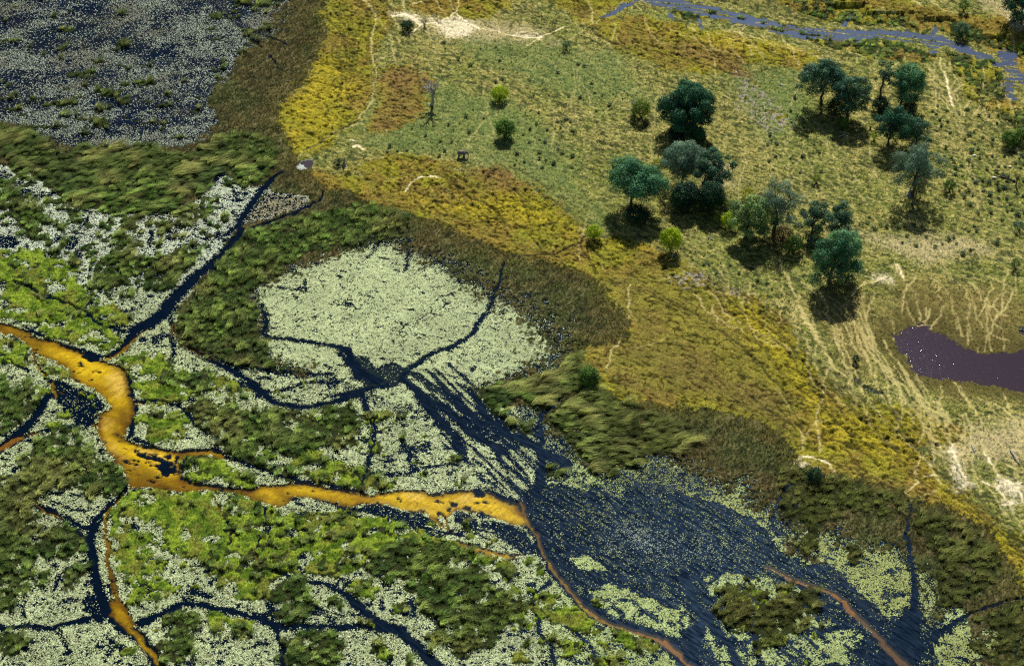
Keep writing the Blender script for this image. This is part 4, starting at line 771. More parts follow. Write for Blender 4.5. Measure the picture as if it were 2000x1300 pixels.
# lily pads
def pads(name, step, k, seed, size, colf, label, tilt=.16, stretch=1.0):
    x, y, i, j, r = scatter(step, k, seed); N = len(x)
    s = size * (.6 + .7 * r.random(N)); s = np.where(dens[i, j] < .6, s * .72, s); a = r.random(N) * np.pi * 2
    tx, ty = (r.normal(size=N)) * tilt, (r.normal(size=N)) * tilt
    P = []
    for q in range(5):
        b = a + q * 2 * np.pi / 5; rr_ = s * (1 if q else .8)
        dx, dy = np.cos(b) * rr_ * stretch, np.sin(b) * rr_
        P.append(np.stack([x + dx, y + dy, .06 + .05 * r.random(N) * 0 + np.maximum(-.04, dx * tx + dy * ty)], 1))
    v = np.stack(P, 1).reshape(-1, 3); f = np.arange(N * 5).reshape(-1, 5).astype(np.int32)
    c = colf(x, y, i, j, r) * (1 + (r.random((N, 1)) - .5) * .35)
    print(name, N)
    return tag(mesh_np(name, v, f, M_pad, np.repeat(c, 5, 0)), label, 'lily pads', kind='stuff')
LZ = zone == L_
clumpy = noise(1.3, 180, 2)
kl = np.where(LZ, np.where(dens > .6, dens * (.55 + .6 * sstep(.3, .5, clumpy)), dens * (.5 + 1.2 * sstep(.42, .7, clumpy))), 0).clip(0, 1)
topz = (l_top > -10) & LZ
def pc(x, y, i, j, r):
    c = lerp3(S(122, 140, 92), S(214, 224, 180), r.random(len(x)))
    p = sstep(-4, 10, l_pond[i, j]); c = lerp3(c, S(190, 202, 154), p * .5)
    rt = sstep(-4, 6, np.maximum(l_right, l_se)[i, j]); c = lerp3(c, S(158, 150, 100), rt * .8)
    c = lerp3(c, S(112, 108, 64), (sstep(7, -3, l_pond[i, j]) * sstep(-9, 3, l_pond[i, j] + 4) * (x > -60) * (y > 800)).clip(0, 1) * .6)
    east = sstep(0, 30, x) * (y < 760); c = lerp3(c, S(160, 182, 96), east * .6)
    g = sstep(-5, 20, glit[i, j]); c = lerp3(c, S(150, 168, 190), g * .8); dk_ = (d_main[i, j] > 0) * (dens[i, j] < .6); c = lerp3(c, S(84, 98, 84), dk_ * (1 - g) * (r.random(len(x)) > .45) * .8)  # blue-white on these leaves paints the sheen of the open water
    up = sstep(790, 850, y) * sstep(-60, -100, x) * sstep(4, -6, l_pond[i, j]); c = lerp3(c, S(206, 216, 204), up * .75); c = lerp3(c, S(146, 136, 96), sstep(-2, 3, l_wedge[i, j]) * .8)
    c = c * (.72 + .5 * noise(9, 78, 3, x=x, y=y))[:, None]; c = lerp3(c, S(120, 116, 66), (r.random(len(x)) > .86) * .7)
    return c
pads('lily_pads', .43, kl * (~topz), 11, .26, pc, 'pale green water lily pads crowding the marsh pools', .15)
def pt(x, y, i, j, r):
    c = lerp3(S(172, 182, 166), S(108, 118, 98), (r.random(len(x)) > .6).astype(float)); return lerp3(c, S(120, 112, 84), sstep(.5, .7, noise(14, 181, 2, x=x, y=y)) * .4)
kt = topz * (.30 + .60 * sstep(.3, .62, noise(18, 182, 3))) * (1 - .65 * sstep(.50, .66, noise(13, 75, 4, 15, 1.5, .7))) * (.5 + .9 * sstep(.3, .6, clumpy))
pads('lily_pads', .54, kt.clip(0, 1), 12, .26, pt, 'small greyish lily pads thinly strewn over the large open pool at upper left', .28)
# ------------------------------------------------------------------ trees, bushes, wood, mounds
def empty(name, loc, label, cat, group=None):
    o = bpy.data.objects.new(name, None); col.objects.link(o); o.location = loc; o.empty_display_size = 1
    return tag(o, label, cat, group)
def tube(path, radii, sides=7):
    p = np.array(path, float); n = len(p); V = []
    for q in range(n):
        d = p[min(q + 1, n - 1)] - p[max(q - 1, 0)]; d = d / (np.linalg.norm(d) + 1e-9)
        u = np.cross(d, [0.31, .9, .2]); u /= np.linalg.norm(u) + 1e-9; w = np.cross(d, u)
        for s in range(sides):
            a = 2 * np.pi * s / sides; V.append(p[q] + radii[q] * (math.cos(a) * u + math.sin(a) * w))
    F = [[q * sides + s, q * sides + (s + 1) % sides, (q + 1) * sides + (s + 1) % sides, (q + 1) * sides + s] for q in range(n - 1) for s in range(sides)]
    return np.array(V), np.array(F, np.int32)
def join(parts):
    V = []; F = []; k = 0
    for v, f in parts: V.append(v); F.append(f + k); k += len(v)
    return np.concatenate(V), np.concatenate(F)
def bend(a, b, r, wob=.08, n=5, sag=.12):
    a, b = np.array(a, float), np.array(b, float); L = np.linalg.norm(b - a); t = np.linspace(0, 1, n)[:, None]
    p = a + (b - a) * t; p += np.sin(t * np.pi) * np.array([0, 0, L * sag]) ; p[1:-1] += r.normal(size=(n - 2, 3)) * L * wob * .6
    return p
def leafset(centers, rads, per, size, colr, r, flat=.85, shell=.55, droop=0):
    """leaf sprays in the outer part of every clump; colr per clump"""
    K = len(centers); per = np.maximum(6, np.asarray(per)).astype(int)
    idx = np.repeat(np.arange(K), per); N = len(idx)
    d = r.normal(size=(N, 3)); d /= np.linalg.norm(d, axis=1, keepdims=True)
    d[:, 2] = np.where((d[:, 2] < -.25) & (r.random(N) < .75), -d[:, 2], d[:, 2])
    rr_ = (shell + (1 - shell) * r.random(N) ** .6) * (1 + .16 * r.normal(size=N))
    c = centers[idx] + d * rr_[:, None] * rads[idx, None] * np.array([1, 1, flat])
    c[:, 2] -= droop * rads[idx] * np.linalg.norm(d[:, :2], axis=1) ** 3 * r.random(N)
    nrm = d + r.normal(size=(N, 3)) * .42 + np.array([0, 0, .15]); nrm /= np.linalg.norm(nrm, axis=1, keepdims=True)
    u = np.cross(nrm, r.normal(size=(N, 3))); u /= np.linalg.norm(u, axis=1, keepdims=True); v = np.cross(nrm, u)
    s = size * (.6 + .8 * r.random(N))[:, None]
    V = np.stack([c - u * s * .5, c - v * s * .34 + u * s * .1, c + u * s * .6, c + v * s * .34 + u * s * .1], 1).reshape(-1, 3)
    F = np.arange(N * 4).reshape(-1, 4).astype(np.int32)
    col_ = colr[idx] * (1 + (r.random((N, 1)) - .5) * .5)
    return V, F, np.repeat(col_, 4, 0)
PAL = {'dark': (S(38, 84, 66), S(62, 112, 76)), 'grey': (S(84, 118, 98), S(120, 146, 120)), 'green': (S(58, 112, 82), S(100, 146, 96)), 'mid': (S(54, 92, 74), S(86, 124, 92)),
       'flower': (S(66, 118, 84), S(176, 196, 110)), 'lime': (S(128, 160, 20), S(178, 196, 30)), 'olive': (S(96, 124, 44), S(130, 146, 58)), 'bush': (S(60, 96, 40), S(104, 140, 50)), 'deep': (S(24, 58, 46), S(44, 84, 52)), 'yellow': (S(146, 150, 36), S(170, 170, 60)),'brown':(S(92,70,56),S(118,90,64))}
def tree(name, label, bx, by, cx, topy, width, pal, botf=.38, shape='round', nc=30, leaf=.62, density=1.0, seed=0, fork=.35, group=None, cat='tree', droop=.3, lean=0):
    """bx,by foot; cx crown middle; topy top of crown; width of the crown, all as surveyed; botf = share of the height free of leaves"""
    r = np.random.default_rng(1000 + seed)
    x, y, z = at(bx, by); m = mpp(by); h = (by - topy) * m / math.cos(dep_at((by + topy) / 2)) * .93; w = width * m * 1.13; off = (cx - bx) * m
    e = empty(name, (x, y, z - .1), label, cat, group)
    rw = w / 2; c0 = h * max(.05, botf - .15); ch = h - c0
    cen = []; rad = []; ph = r.random(3) * 6.28
    for q in range(nc):
        a = q * 2.399963 + r.random() * .5; u = 1 - 1.82 * (q + .5) / nc      # clumps over an uneven dome, the lowest a little above its rim
        if shape == 'umbrella': u = 1 - 1.15 * (q + .5) / nc
        s_ = math.sqrt(max(0, 1 - u * u)); R0 = rw * (.25 if shape != 'tall' else .32) * (.65 + .75 * r.random()); k_ = (.46 + .50 * r.random()) * (1 + .20 * math.sin(2 * a + ph[0]) + .14 * math.sin(3 * a + ph[1]))
        hz = ch * .5; zc = c0 + ch * (.44 if shape != 'umbrella' else .34) + u * hz * (.98 if shape != 'umbrella' else 1.0) * (.72 + .28 * r.random())
        cen.append([off + rw * s_ * k_ * math.cos(a), rw * s_ * k_ * math.sin(a), min(zc, h - R0 * .5)]); rad.append(R0)
    for q in range(4): cen.append([off + r.normal() * rw * .2, r.normal() * rw * .2, c0 + ch * .5]); rad.append(rw * .3)
    nc = len(cen)
    cen = np.array(cen); rad = np.array(rad); p0, p1 = PAL[pal]
    tcol = r.random(nc); tcol = tcol * .75 + .25 * (cen[:, 2] - cen[:, 2].min()) / (np.ptp(cen[:, 2]) + .01)  # higher clumps coloured lighter, light from above painted into the crown
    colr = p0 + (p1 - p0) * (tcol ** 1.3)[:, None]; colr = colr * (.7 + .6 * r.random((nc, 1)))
    per = 380 * density * (rad / rad.mean()) ** 2 * (rw / 9.5) ** 1.3
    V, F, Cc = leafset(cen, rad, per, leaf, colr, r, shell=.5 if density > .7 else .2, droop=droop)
    # the trunk, its limbs and the branches inside the crown
    tr = max(.28, h * .023); fk = np.array([off * .25 + lean, 0, h * fork]); parts = []
    base = np.array([0, 0, -.3]); pth = bend(base, fk, r, .05, 5, .0)
    parts.append(tube(pth, [tr * 1.7, tr * 1.15, tr, tr * .95, tr * .9], 9))
    limbs = []
    for q in range(5):
        a = q * 1.2566 + r.random() * .8; tip = np.array([off + rw * .42 * math.cos(a), rw * .42 * math.sin(a), c0 + ch * (.38 + .2 * r.random())])
        p = bend(fk, tip, r, .07, 5, .06); parts.append(tube(p, np.linspace(tr * .62, tr * .30, 5), 7)); limbs.append(p)
    for q in range(nc):
        P = min((np.linalg.norm(p[k_] - cen[q]), li, k_) for li, p in enumerate(limbs) for k_ in (2, 3, 4)); s = limbs[P[1]][P[2]]
        parts.append(tube(bend(s, cen[q], r, .06, 4, .04), [tr * .26, tr * .2, tr * .13, tr * .06], 5))
        if q % 2 == 0:
            for g_ in range(2):
                t2 = cen[q] + r.normal(size=3) * rad[q] * .6; parts.append(tube(bend(cen[q], t2, r, .05, 3, .02), [tr * .07, tr * .05, tr * .02], 4))
    tv, tf = join(parts)
    mesh_np('trunk', tv, tf, M_bark, None, e, True)
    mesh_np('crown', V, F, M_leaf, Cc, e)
    return e
def bush(name, label, bx, by, width, topy, pal, seed=0, leaf=.38, nc=16, density=1.0, group=None, cat='bush', stems=True, blobby=.5):
    r = np.random.default_rng(3000 + seed)
    x, y, z = at(bx, by); m = mpp(by); w = width * m; h = max(.6, (by - topy) * m / math.cos(dep_at(by)) * .8)
    e = empty(name, (x, y, z - .05), label, cat, group)
    rw = w / 2; cen = []; rad = []; nc = int(nc * 1.5)
    for q in range(nc):
        a = q * 2.4 + r.random() * .4; u = 1 - 1.55 * (q + .5) / nc; s_ = math.sqrt(max(0, 1 - u * u)); R0 = rw * .36 * (.8 + .45 * r.random()); k_ = .62 + .2 * r.random()
        cen.append([rw * s_ * k_ * math.cos(a), rw * s_ * k_ * math.sin(a), max(R0 * .45, h * (.47 + .36 * u))]); rad.append(R0)
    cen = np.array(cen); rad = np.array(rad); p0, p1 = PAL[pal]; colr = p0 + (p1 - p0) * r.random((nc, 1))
    V, F, Cc = leafset(cen, rad, np.full(nc, max(16, 120 * density * (rw / 4) ** 1.4)), leaf, colr, r, flat=min(1.3, h / rw * .8), shell=.4)
    V[:, 2] = np.maximum(V[:, 2], .02)
    parts = []
    for q in range(7):
        a = q * .9 + r.random() * .4; parts.append(tube(bend([.12 * math.cos(a), .12 * math.sin(a), -.2], [rw * .55 * math.cos(a), rw * .55 * math.sin(a), h * .72], r, .06, 4, .05), [w * .022, w * .018, w * .012, w * .005], 5))
    tv, tf = join(parts); mesh_np('stem', tv, tf, M_bark, None, e, True)
    mesh_np('foliage', V, F, M_leaf, Cc, e)
    return e
# trees of the near grove
TG = 'trees standing in the groves on the raised grassland'
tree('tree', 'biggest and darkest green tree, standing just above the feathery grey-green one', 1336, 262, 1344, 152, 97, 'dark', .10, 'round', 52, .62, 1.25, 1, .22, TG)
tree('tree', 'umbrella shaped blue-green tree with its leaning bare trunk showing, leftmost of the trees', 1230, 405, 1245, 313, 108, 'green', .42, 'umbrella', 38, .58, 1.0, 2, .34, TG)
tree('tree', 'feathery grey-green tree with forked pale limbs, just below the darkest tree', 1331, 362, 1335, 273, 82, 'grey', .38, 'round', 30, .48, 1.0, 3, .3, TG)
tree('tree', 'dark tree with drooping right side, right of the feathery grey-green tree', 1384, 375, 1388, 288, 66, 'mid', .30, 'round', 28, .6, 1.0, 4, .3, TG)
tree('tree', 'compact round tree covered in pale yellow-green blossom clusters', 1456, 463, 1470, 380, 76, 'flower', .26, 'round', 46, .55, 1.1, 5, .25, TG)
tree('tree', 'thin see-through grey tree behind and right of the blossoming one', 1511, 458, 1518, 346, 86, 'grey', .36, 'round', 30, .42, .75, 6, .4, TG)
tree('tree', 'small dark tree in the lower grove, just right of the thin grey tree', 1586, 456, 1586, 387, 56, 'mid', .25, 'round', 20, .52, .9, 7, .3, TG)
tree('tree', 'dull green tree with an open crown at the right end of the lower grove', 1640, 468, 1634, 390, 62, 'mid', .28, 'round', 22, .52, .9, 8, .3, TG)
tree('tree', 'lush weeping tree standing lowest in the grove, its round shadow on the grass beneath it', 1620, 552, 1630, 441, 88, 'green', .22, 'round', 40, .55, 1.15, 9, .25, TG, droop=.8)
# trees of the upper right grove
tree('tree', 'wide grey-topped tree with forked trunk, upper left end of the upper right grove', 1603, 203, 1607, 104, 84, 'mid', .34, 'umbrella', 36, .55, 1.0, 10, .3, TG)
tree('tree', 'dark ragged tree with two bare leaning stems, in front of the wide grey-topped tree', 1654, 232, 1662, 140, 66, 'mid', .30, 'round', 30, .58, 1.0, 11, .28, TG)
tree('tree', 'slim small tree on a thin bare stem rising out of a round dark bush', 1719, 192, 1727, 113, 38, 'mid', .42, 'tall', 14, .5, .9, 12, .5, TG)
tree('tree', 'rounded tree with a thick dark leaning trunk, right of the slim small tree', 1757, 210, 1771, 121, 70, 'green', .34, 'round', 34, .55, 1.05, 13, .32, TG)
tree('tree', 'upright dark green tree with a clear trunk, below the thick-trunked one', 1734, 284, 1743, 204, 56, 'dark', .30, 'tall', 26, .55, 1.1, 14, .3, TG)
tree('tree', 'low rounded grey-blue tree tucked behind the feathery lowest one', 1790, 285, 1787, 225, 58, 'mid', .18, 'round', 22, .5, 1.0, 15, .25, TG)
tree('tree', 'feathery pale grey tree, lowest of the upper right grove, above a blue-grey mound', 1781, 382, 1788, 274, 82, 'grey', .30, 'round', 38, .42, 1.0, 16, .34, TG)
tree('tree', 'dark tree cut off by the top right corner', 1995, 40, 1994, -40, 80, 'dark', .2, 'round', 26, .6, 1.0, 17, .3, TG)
# bushes
BG = 'bright green round bushes scattered over the grassland'
bush('bush', 'bright lime bush, upper of the two standing alone in the open grass', 976, 196, 36, 165, 'lime', 1, .42, 16, 1.0, BG)
bush('bush', 'green round bush, lower of the two standing alone in the open grass', 986, 268, 42, 230, 'bush', 2, .45, 18, 1.3, BG)
bush('bush', 'small lime bush where the dark trail meets the yellow sedge', 1160, 466, 32, 434, 'lime', 3, .4, 14, 1.1, BG)
bush('bush', 'tall oval lime bush in front of the dark thicket', 1310, 490, 46, 438, 'lime', 4, .45, 20, 1.2, BG)
bush('bush', 'bright bush, left one of the pair at the right edge of the picture', 1970, 284, 36, 253, 'bush', 5, .42, 16, 1.2, BG)
bush('bush', 'bright bush, right one of the pair at the right edge of the picture', 1991, 277, 32, 248, 'bush', 6, .42, 14, 1.1, BG)
bush('bush', 'small deep green bush alone right of the upper grove', 1854, 373, 27, 347, 'bush', 7, .38, 12, 1.1, BG)
bush('bush', 'yellow-green bush leaning against the blossoming tree', 1425, 444, 38, 410, 'lime', 8, .4, 14, .9, BG)
bush('bush', 'dull green bush at the left foot of the blossoming tree', 1407, 434, 28, 412, 'olive', 9, .36, 10, .8, BG)
bush('bush', 'yellow-green bush half hidden above the blossoming tree', 1461, 385, 30, 366, 'yellow', 10, .38, 10, .8, BG)
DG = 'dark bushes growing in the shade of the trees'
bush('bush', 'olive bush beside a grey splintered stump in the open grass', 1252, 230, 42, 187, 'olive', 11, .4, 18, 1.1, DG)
bush('bush', 'undergrowth, black-green also for the crown shade, left of the trunk of the darkest tree', 1318, 272, 38, 244, 'deep', 41, .46, 14, 1.0, DG)  # undergrowth added also to deepen the dark below the crown
bush('bush', 'undergrowth, black-green also for the crown shade, right of the trunk of the darkest tree', 1362, 274, 36, 248, 'deep', 42, .46, 14, 1.0, DG)  # second clump, likewise darkening the shaded foot of the tree
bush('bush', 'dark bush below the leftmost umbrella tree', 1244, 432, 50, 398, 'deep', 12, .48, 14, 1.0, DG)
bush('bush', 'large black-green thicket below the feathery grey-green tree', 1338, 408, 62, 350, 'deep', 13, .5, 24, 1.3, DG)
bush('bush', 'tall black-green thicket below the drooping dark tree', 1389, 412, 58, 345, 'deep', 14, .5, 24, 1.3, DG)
bush('bush', 'yellowish bush between the umbrella tree and the grey-green tree', 1284, 335, 26, 304, 'yellow', 15, .38, 12, .8, DG)
bush('bush', 'faint olive bush right of the black-green thickets', 1428, 412, 24, 384, 'olive', 16, .36, 10, .7, DG)
bush('bush', 'dark green bush in the shade of the lower grove, right of the thin grey tree', 1550, 492, 36, 455, 'bush', 17, .42, 14, 1.0, DG)
bush('bush', 'blue-green bush in the shade right of the dark grove bush', 1587, 482, 28, 458, 'mid', 18, .4, 12, .9, DG)
bush('bush', 'dry brown brush under the thin grey tree', 1528, 468, 48, 442, 'brown', 19, .4, 14, .6, DG)
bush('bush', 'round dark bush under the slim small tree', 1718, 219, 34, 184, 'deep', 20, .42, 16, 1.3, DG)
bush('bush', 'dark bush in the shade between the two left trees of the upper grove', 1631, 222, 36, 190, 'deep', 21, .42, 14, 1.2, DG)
bush('bush', 'green bush at the left foot of the ragged two-stemmed tree', 1645, 250, 30, 226, 'bush', 22, .4, 12, 1.0, DG)
bush('bush', 'dark bush behind the thick leaning trunk', 1775, 222, 32, 190, 'deep', 23, .42, 12, 1.1, DG)
bush('bush', 'pale olive bush right of the ragged two-stemmed tree', 1700, 252, 20, 230, 'olive', 24, .34, 8, .7, DG)
bush('bush', 'small bright bush at the edge of the bare soil below the upper grove', 1707, 274, 17, 254, 'lime', 25, .34, 8, .9, DG)
bush('bush', 'green bush beside the trunk of the upright dark green tree', 1748, 276, 18, 256, 'bush', 26, .34, 8, .9, DG)
bush('bush', 'dry reddish bush under the feathery pale grey tree', 1796, 366, 30, 342, 'brown', 27, .36, 12, .8, DG)
bush('bush', 'small lit bush left of the feathery pale grey tree', 1757, 322, 18, 306, 'lime', 28, .34, 8, .7, DG)
bush('bush', 'small yellow-green shrub alone in the grass between the two groves', 1594, 358, 20, 337, 'olive', 29, .34, 10, .9, DG)
bush('bush', 'large blue-green bush on the far bank of the channel', 1878, 72, 34, 40, 'mid', 30, .42, 14, .9, DG)
bush('bush', 'lime topped bush near the top edge above the channel', 1882, 22, 24, -4, 'bush', 31, .38, 12, .9, DG)
bush('bush', 'dark round bush inside the ring of white sand', 796, 58, 28, 38, 'deep', 32, .38, 12, 1.2, DG)
bush('bush', 'blue-green tussock right of the ring of white sand', 829, 52, 14, 30, 'mid', 33, .32, 8, .8, DG)
bush('bush', 'dense green bush on the tip of the brown marsh, shaded hollow in front', 1150, 750, 44, 712, 'bush', 34, .42, 20, 1.2, DG)
bush('bush', 'pale leafy bush on the knoll with the curved white path', 1590, 938, 34, 908, 'deep', 35, .4, 14, 1.0, DG)
bush('bush', 'narrow dark bush at the far right edge beside the pale sand', 1983, 525, 20, 498, 'bush', 36, .38, 10, .9, DG)
bush('bush', 'grey-green bush in the grass at the far right edge', 1990, 450, 22, 430, 'mid', 37, .36, 10, .8, DG)
bush('bush', 'dark mound-top bush ringed by pale grass among the trails', 1671, 708, 17, 690, 'deep', 38, .34, 10, 1.0, DG)
bush('bush', 'dark shrub beside the grey clay spire', 660, 322, 18, 310, 'deep', 39, .32, 8, .9, DG)
bush('bush', 'grey-green shrub below the white sand bank near the top', 1106, 95, 20, 78, 'mid', 40, .36, 10, .8, DG)

# low grey-green shrubs dotting the grass: one built, the rest copied
protos = []
for q in range(5):
    r = np.random.default_rng(5000 + q); cen = []; rad = []
    for k_ in range(6):
        a = k_ * 1.05; d = .75 if k_ else 0; cen.append([d * math.cos(a) * (.6 + .5 * r.random()), d * math.sin(a) * (.6 + .5 * r.random()), .55 + .3 * r.random()]); rad.append(.55)
    p0, p1 = [(S(78, 104, 72), S(110, 132, 92)), (S(66, 92, 66), S(96, 120, 84)), (S(88, 112, 66), S(120, 136, 80)), (S(70, 96, 70), S(124, 142, 104)), (S(60, 84, 54), S(92, 112, 70))][q]
    colr = p0 + (p1 - p0) * r.random((6, 1))
    V, F, Cc = leafset(np.array(cen), np.array(rad), np.full(6, 26), .38, colr, r, .9, .3); V[:, 2] = np.maximum(V[:, 2], .0)
    parts = [tube(bend([0, 0, -.15], [.6 * math.cos(a), .6 * math.sin(a), .8], r, .05, 3, .05), [.05, .035, .015], 4) for a in (0, 1.3, 2.6, 3.9, 5.1)]
    protos.append((F, V, Cc, join(parts)))
shr = []
def region(n, poly, lab, lo, hi, seed):
    r = np.random.default_rng(7000 + seed); P = pts(poly); x0, x1 = P[:, 0].min(), P[:, 0].max(); y0, y1 = P[:, 1].min(), P[:, 1].max(); c = 0; tries = 0; got = []
    while c < n and tries < 5000:
        tries += 1; px = x0 + r.random() * (x1 - x0); py = y0 + r.random() * (y1 - y0); ins = False
        for i in range(len(P)):
            a, b = P[i], P[(i + 1) % len(P)]
            if (a[1] > py) != (b[1] > py) and px < (b[0] - a[0]) * (py - a[1]) / (b[1] - a[1]) + a[0]: ins = not ins
        if not ins or any((px - u) ** 2 + (py - v) ** 2 < 90 for u, v in got): continue
        x, y, z = at(px, py); gi, gj = int((y - Y0) / DY), int((x - X0) / DX)
        if not (0 <= gi < NY and 0 <= gj < NX) or zone[gi, gj] != G_ or path[gi, gj] > .3: continue
        got.append((px, py)); c += 1; shr.append((x, y, z, lo + (hi - lo) * r.random() ** 1.6, lab, r.random() * 6.28, int(r.integers(5))))
region(62, 'Z 1850,280 1900,250 2000,300 2000,440 1900,430 1860,350', 'small grey-green shrub on the slope below the pair of bright bushes, far right', .7, 1.5, 1)
region(22, 'Z 1680,420 1900,440 1990,480 1900,500 1700,480', 'small grey-green shrub on the pale grass above the purple pool', .7, 1.3, 2)
region(20, 'Z 1820,200 1990,230 1900,260 1840,330 1820,300', 'small grey-green shrub between the upper grove and the right-hand bushes', .6, 1.2, 3)
region(34, 'Z 860,80 1080,100 1260,170 1150,230 1000,170 880,170', 'small grey-green shrub in the open grass between the white sand and the lime bushes', .5, 1.3, 4)
region(30, 'Z 1000,210 1130,230 1120,330 1000,330 1020,260', 'small grey-green shrub right of the two lone green bushes', .5, 1.3, 5)
region(22, 'Z 750,250 950,200 940,280 860,310 740,300', 'small grey-green shrub in the grass left of the grazing elephant', .5, 1.1, 6)
region(22, 'Z 1440,270 1560,200 1600,300 1620,340 1500,340', 'small grey-green shrub in the grass between the two groves', .5, 1.2, 7)
region(20, 'Z 1170,470 1290,470 1440,520 1580,600 1500,580 1300,520', 'small grey-green shrub on the grass in front of the lower grove', .5, 1.0, 8)
for k_, (x, y, z, s, lab, rot, q) in enumerate(shr):
    F, V, Cc, (tv, tf) = protos[q]
    if isinstance(protos[q][0], np.ndarray):
        e = empty('shrub', (x, y, z - .05), lab, 'shrub', lab.replace('small grey-green shrub', 'grey-green shrubs'))
        a = mesh_np('foliage', V, F, M_leaf, Cc, e); b = mesh_np('stem', tv, tf, M_bark, None, e, True)
        protos[q] = (a.data, b.data, None, (None, None))
    else:
        e = empty('shrub', (x, y, z - .05), lab, 'shrub', lab.replace('small grey-green shrub', 'grey-green shrubs'))
        for nm, me in (('foliage', protos[q][0]), ('stem', protos[q][1])):
            o = bpy.data.objects.new(nm, me); col.objects.link(o); o.parent = e
    e.scale = (s, s, s * .9); e.rotation_euler = (0, 0, rot)
print('shrubs', len(shr))

# dead wood
def snag(name, label, bx, by, topy, spread, seed, n=9, mat=None, tilt=0, cat='dead tree', thick=1.0):
    r = np.random.default_rng(9000 + seed); x, y, z = at(bx, by); m = mpp(by); h = (by - topy) * m / math.cos(dep_at(by)); w = spread * m / 2
    e = empty(name, (x, y, z), label, cat); tr = h * .045 * thick
    fk = np.array([w * .12, 0, h * .36]); mesh_np('trunk', *tube(bend([0, 0, -.3], fk, r, .05, 5, 0), [tr * 1.5, tr * 1.1, tr, tr * .9, tr * .85], 8), mat or M_dead, None, e, True)
    parts = []
    for q in range(n):
        a = q * 2.4; t = np.array([w * (.4 + .6 * r.random()) * math.cos(a), w * (.4 + .5 * r.random()) * math.sin(a), h * (.62 + .38 * r.random())])
        p = bend(fk, t, r, .09, 6, .08); parts.append(tube(p, np.linspace(tr * .6, tr * .18, 6), 5))
        for g_ in range(4):
            s = p[2 + g_ % 4]; t2 = s + np.array([r.normal() * w * .35, r.normal() * w * .3, abs(r.normal()) * h * .12 - h * .03]); parts.append(tube(bend(s, t2, r, .08, 4, .05), [tr * .22, tr * .17, tr * .12, tr * .05], 4))
    v, f = join(parts); mesh_np('branches', v, f, mat or M_dead, None, e, True); e.rotation_euler = (tilt, tilt * .5, 0); return e
snag('dead_tree', 'bare whitish dead tree with spreading crooked branches, left of the lime bushes', 843, 206, 152, 54, 1, 11)
snag('dead_tree', 'low splintered grey stump with radiating broken limbs beside the olive bush', 1234, 214, 184, 34, 2, 8, None, .5, 'dead tree', 1.6)
snag('dead_tree', 'thin leafless sapling left of the umbrella shaped tree', 1196, 331, 318, 5, 3, 3, M_bark)
snag('dead_tree', 'leafless dark sapling at the right edge among the shrubs', 1984, 362, 338, 16, 4, 6, M_bark)
snag('dead_tree', 'small pale snag below the tall oval lime bush', 1313, 503, 484, 12, 5, 4)
snag('dead_tree', 'thin leafless sapling in the grass right of the drooping dark tree', 1431, 330, 316, 5, 6, 3, M_bark)
def log(label, x0, y0, x1, y1, rad, seed, mat=None):
    r = np.random.default_rng(9500 + seed); a = at(x0, y0); b = at(x1, y1); e = empty('fallen_log', a, label, 'fallen log')
    d = np.array([b[0] - a[0], b[1] - a[1], b[2] - a[2]]); L = np.linalg.norm(d)
    mesh_np('trunk', *tube(bend([0, 0, rad * .7], d + [0, 0, rad * .6], r, .03, 6, .02), np.linspace(rad, rad * .5, 6), 8), mat or M_dead, None, e, True)
    parts = [tube(bend(d * t + [0, 0, rad], d * t + np.array([r.normal() * L * .2, r.normal() * L * .2, L * .12]), r, .06, 4, .05), [rad * .4, rad * .3, rad * .2, rad * .08], 5) for t in (.35, .5, .65, .8, .95)]
    v, f = join(parts); mesh_np('branches', v, f, mat or M_dead, None, e, True)
log('dark fallen tree with broken branches lying among the shrubs at far right', 1955, 346, 1984, 355, .45, 1, M_bark)
log('bleached fallen branch in the grass below the ragged two-stemmed tree', 1637, 268, 1655, 262, .28, 2)
log('grey fallen trunk on the sandy ground at lower right', 1974, 880, 1990, 905, .45, 3)
log('pale stick lying at the shadow of the lower grove', 1395, 470, 1382, 462, .2, 4)
log('short grey log on the white sand at lower right', 1898, 870, 1904, 884, .3, 5)

# termite mounds and bleached stones
def mound(label, bx, by, topy, width, seed, lean=0):
    r = np.random.default_rng(9800 + seed); x, y, z = at(bx, by); m = mpp(by); h = (by - topy) * m / math.cos(dep_at(by)); w = width * m / 2
    n, k = 14, 18; V = []; ph = r.random(6) * 6.28
    for i in range(n + 1):
        t = i / n; rr_ = w * ((1 - t) ** 1.15 * .62 + .38 * (1 - t) ** 5 + .035)
        for j in range(k):
            a = 2 * np.pi * j / k; q = rr_ * (1 + .13 * math.sin(3 * a + ph[0] + t * 4) + .09 * math.sin(5 * a + ph[1] - t * 6) + .05 * r.normal())
            V.append([q * math.cos(a) + lean * h * t * t, q * math.sin(a), h * t - .2])
    V.append([lean * h, 0, h - .15]); F = [[i * k + j, i * k + (j + 1) % k, (i + 1) * k + (j + 1) % k, (i + 1) * k + j] for i in range(n) for j in range(k)]
    T3 = [[n * k + j, n * k + (j + 1) % k, (n + 1) * k] for j in range(k)]
    o = mesh_np('termite_mound', np.array(V), [np.array(F, np.int32), np.array(T3, np.int32)], M_mound, None, None, True); o.location = (x, y, z); return tag(o, label, 'termite mound')
mound('pointed grey clay termite spire on the pale round patch by the small pond', 672, 324, 306, 11, 1, .1)
mound('blue-grey termite cone in the shade below the feathery pale grey tree', 1777, 381, 364, 15, 2)
mound('small leaning grey termite spire in the open grass left of the upper grove', 1552, 192, 179, 8, 3, .25)
mound('short dark termite spire on the knoll with the curved white path', 1598, 918, 906, 7, 4)
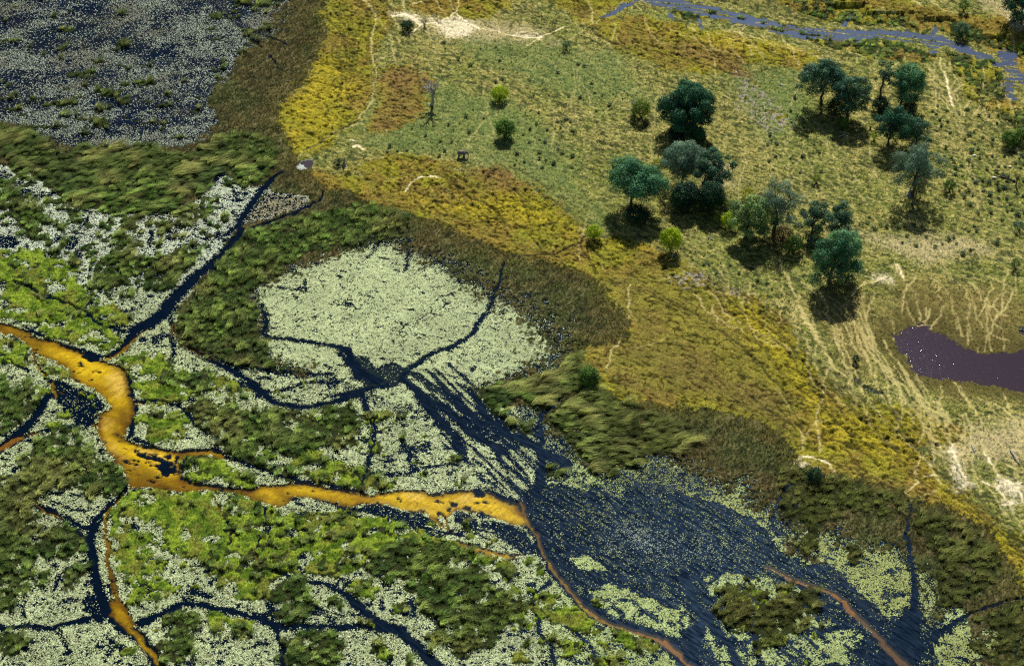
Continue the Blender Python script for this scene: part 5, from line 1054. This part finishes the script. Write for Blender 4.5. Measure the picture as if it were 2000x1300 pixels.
def stone(label, px, py, w, seed):
    r = np.random.default_rng(9900 + seed); x, y, z = at(px, py); s = w * mpp(py) / 2
    V = []; n, k = 7, 10
    for i in range(n):
        t = math.pi * (i + .5) / n
        for j in range(k):
            a = 2 * np.pi * j / k; q = s * (1 + .16 * r.normal()); V.append([q * math.sin(t) * math.cos(a), .7 * q * math.sin(t) * math.sin(a), .55 * q * math.cos(t)])
    V += [[0, 0, .52 * s], [0, 0, -.52 * s]]
    F = [[i * k + j, (i + 1) * k + j, (i + 1) * k + (j + 1) % k, i * k + (j + 1) % k] for i in range(n - 1) for j in range(k)]
    T3 = [[n * k, j, (j + 1) % k] for j in range(k)] + [[n * k + 1, (n - 1) * k + (j + 1) % k, (n - 1) * k + j] for j in range(k)]
    o = mesh_np('stone', np.array(V), [np.array(F, np.int32), np.array(T3, np.int32)], M_stone, None, None, True); o.location = (x, y, z + .3 * s); tag(o, label, 'stone')
stone('larger white stone at the left among the far right shrubs', 1903, 305, 8, 1); stone('smaller white stone at the right among the far right shrubs', 1973, 326, 7, 2); stone('white stone in the grass left of the small leaning termite spire', 1526, 167, 6, 3)
stone('pale stone below the pair of bright bushes', 1986, 291, 5, 4); stone('pale grey stone in the pale grass by the fallen dark tree', 1942, 348, 8, 5)

# the elephant, side on, head to the right and trunk hanging to the grass
def elephant(px, py, length_px):
    x, y, z = at(px, py); k = length_px * mpp(py) / 6.0
    parts = []
    def ball(c, rad, n=10, m=14):
        V = []
        for i in range(n + 1):
            t = math.pi * min(max(i / n, .02), .98)
            for j in range(m): a = 2 * math.pi * j / m; V.append([c[0] + rad[0] * math.sin(t) * math.cos(a), c[1] + rad[1] * math.sin(t) * math.sin(a), c[2] + rad[2] * math.cos(t)])
        F = [[i * m + j, (i + 1) * m + j, (i + 1) * m + (j + 1) % m, i * m + (j + 1) % m] for i in range(n) for j in range(m)]
        k0 = len(V); V += [[c[0], c[1], c[2] + rad[2]], [c[0], c[1], c[2] - rad[2]]]
        F += [[k0, j, (j + 1) % m, k0] for j in range(m)] + [[k0 + 1, n * m + (j + 1) % m, n * m + j, k0 + 1] for j in range(m)]
        parts.append((V, F))
    def limb(path, radii, n=12):
        v, f = tube(path, radii, n); m = len(path)
        F = f.tolist() + [list(range(n))[::-1], [(m - 1) * n + q for q in range(n)]]; parts.append((v.tolist(), F))
    ball((-.1, 0, 2.15), (1.75, .92, 1.0)); ball((-1.2, 0, 2.2), (.85, .82, .95)); ball((.9, 0, 2.3), (.85, .80, .95))   # barrel, rump, shoulder
    ball((1.75, 0, 2.55), (.62, .50, .60)); ball((2.25, 0, 2.55), (.60, .50, .66)); ball((2.35, 0, 2.85), (.36, .36, .34))  # neck, head, brow
    limb([(2.6, 0, 2.35), (2.9, 0, 1.8), (3.0, 0, 1.2), (2.98, 0, .65), (3.1, 0, .25), (3.28, 0, .12)], [.36, .29, .23, .18, .14, .11])
    limb([(-1.95, 0, 2.3), (-2.2, 0, 1.9), (-2.28, 0, 1.3), (-2.3, 0, .95)], [.14, .09, .08, .11])
    for lx, ly, st in ((-1.55, .48, .22), (-1.2, -.48, -.22), (.85, .46, -.18), (1.1, -.46, .25)):
        limb([(lx, ly, 2.1), (lx + st * .3, ly, 1.4), (lx + st * .6, ly, .8), (lx + st, ly, .3), (lx + st * 1.05, ly, .0)], [.52, .42, .33, .30, .34])
    for s in (-1, 1):
        ball((1.62, s * .72, 2.35), (.52, .13, .72)); ball((1.5, s * .80, 2.7), (.40, .12, .35))     # ears
    me = bpy.data.meshes.new('body'); V = []; F = []
    for v, f in parts: b = len(V); V += v; F += [[q + b for q in dict.fromkeys(g)] for g in f]
    me.from_pydata(V, [], F); o = bpy.data.objects.new('body', me); col.objects.link(o)
    md = o.modifiers.new('weld', 'REMESH'); md.mode = 'VOXEL'; md.voxel_size = .075; md.use_smooth_shade = True
    sm = o.modifiers.new('soft', 'SMOOTH'); sm.iterations = 6; sm.factor = .5
    bpy.context.view_layer.update(); dg = bpy.context.evaluated_depsgraph_get(); m2 = bpy.data.meshes.new_from_object(o.evaluated_get(dg)); bpy.data.objects.remove(o)
    m2.materials.clear(); m2.materials.append(M_hide)
    for p in m2.polygons: p.use_smooth = True
    e = empty('elephant', (x, y, z - .02), 'grey elephant standing side on in the open grass with its trunk hanging down', 'elephant')
    b = bpy.data.objects.new('body', m2); col.objects.link(b); b.parent = e
    for s in (-1, 1): mesh_np('tusk', *tube([(2.45, s * .26, 2.15), (2.75, s * .34, 1.75), (3.05, s * .36, 1.55), (3.35, s * .30, 1.6)], [.09, .08, .06, .02], 7), M_ivory, None, e, True)
    e.scale = (k, k, k); e.rotation_euler = (0, 0, R(-8))
elephant(902, 306, 26)
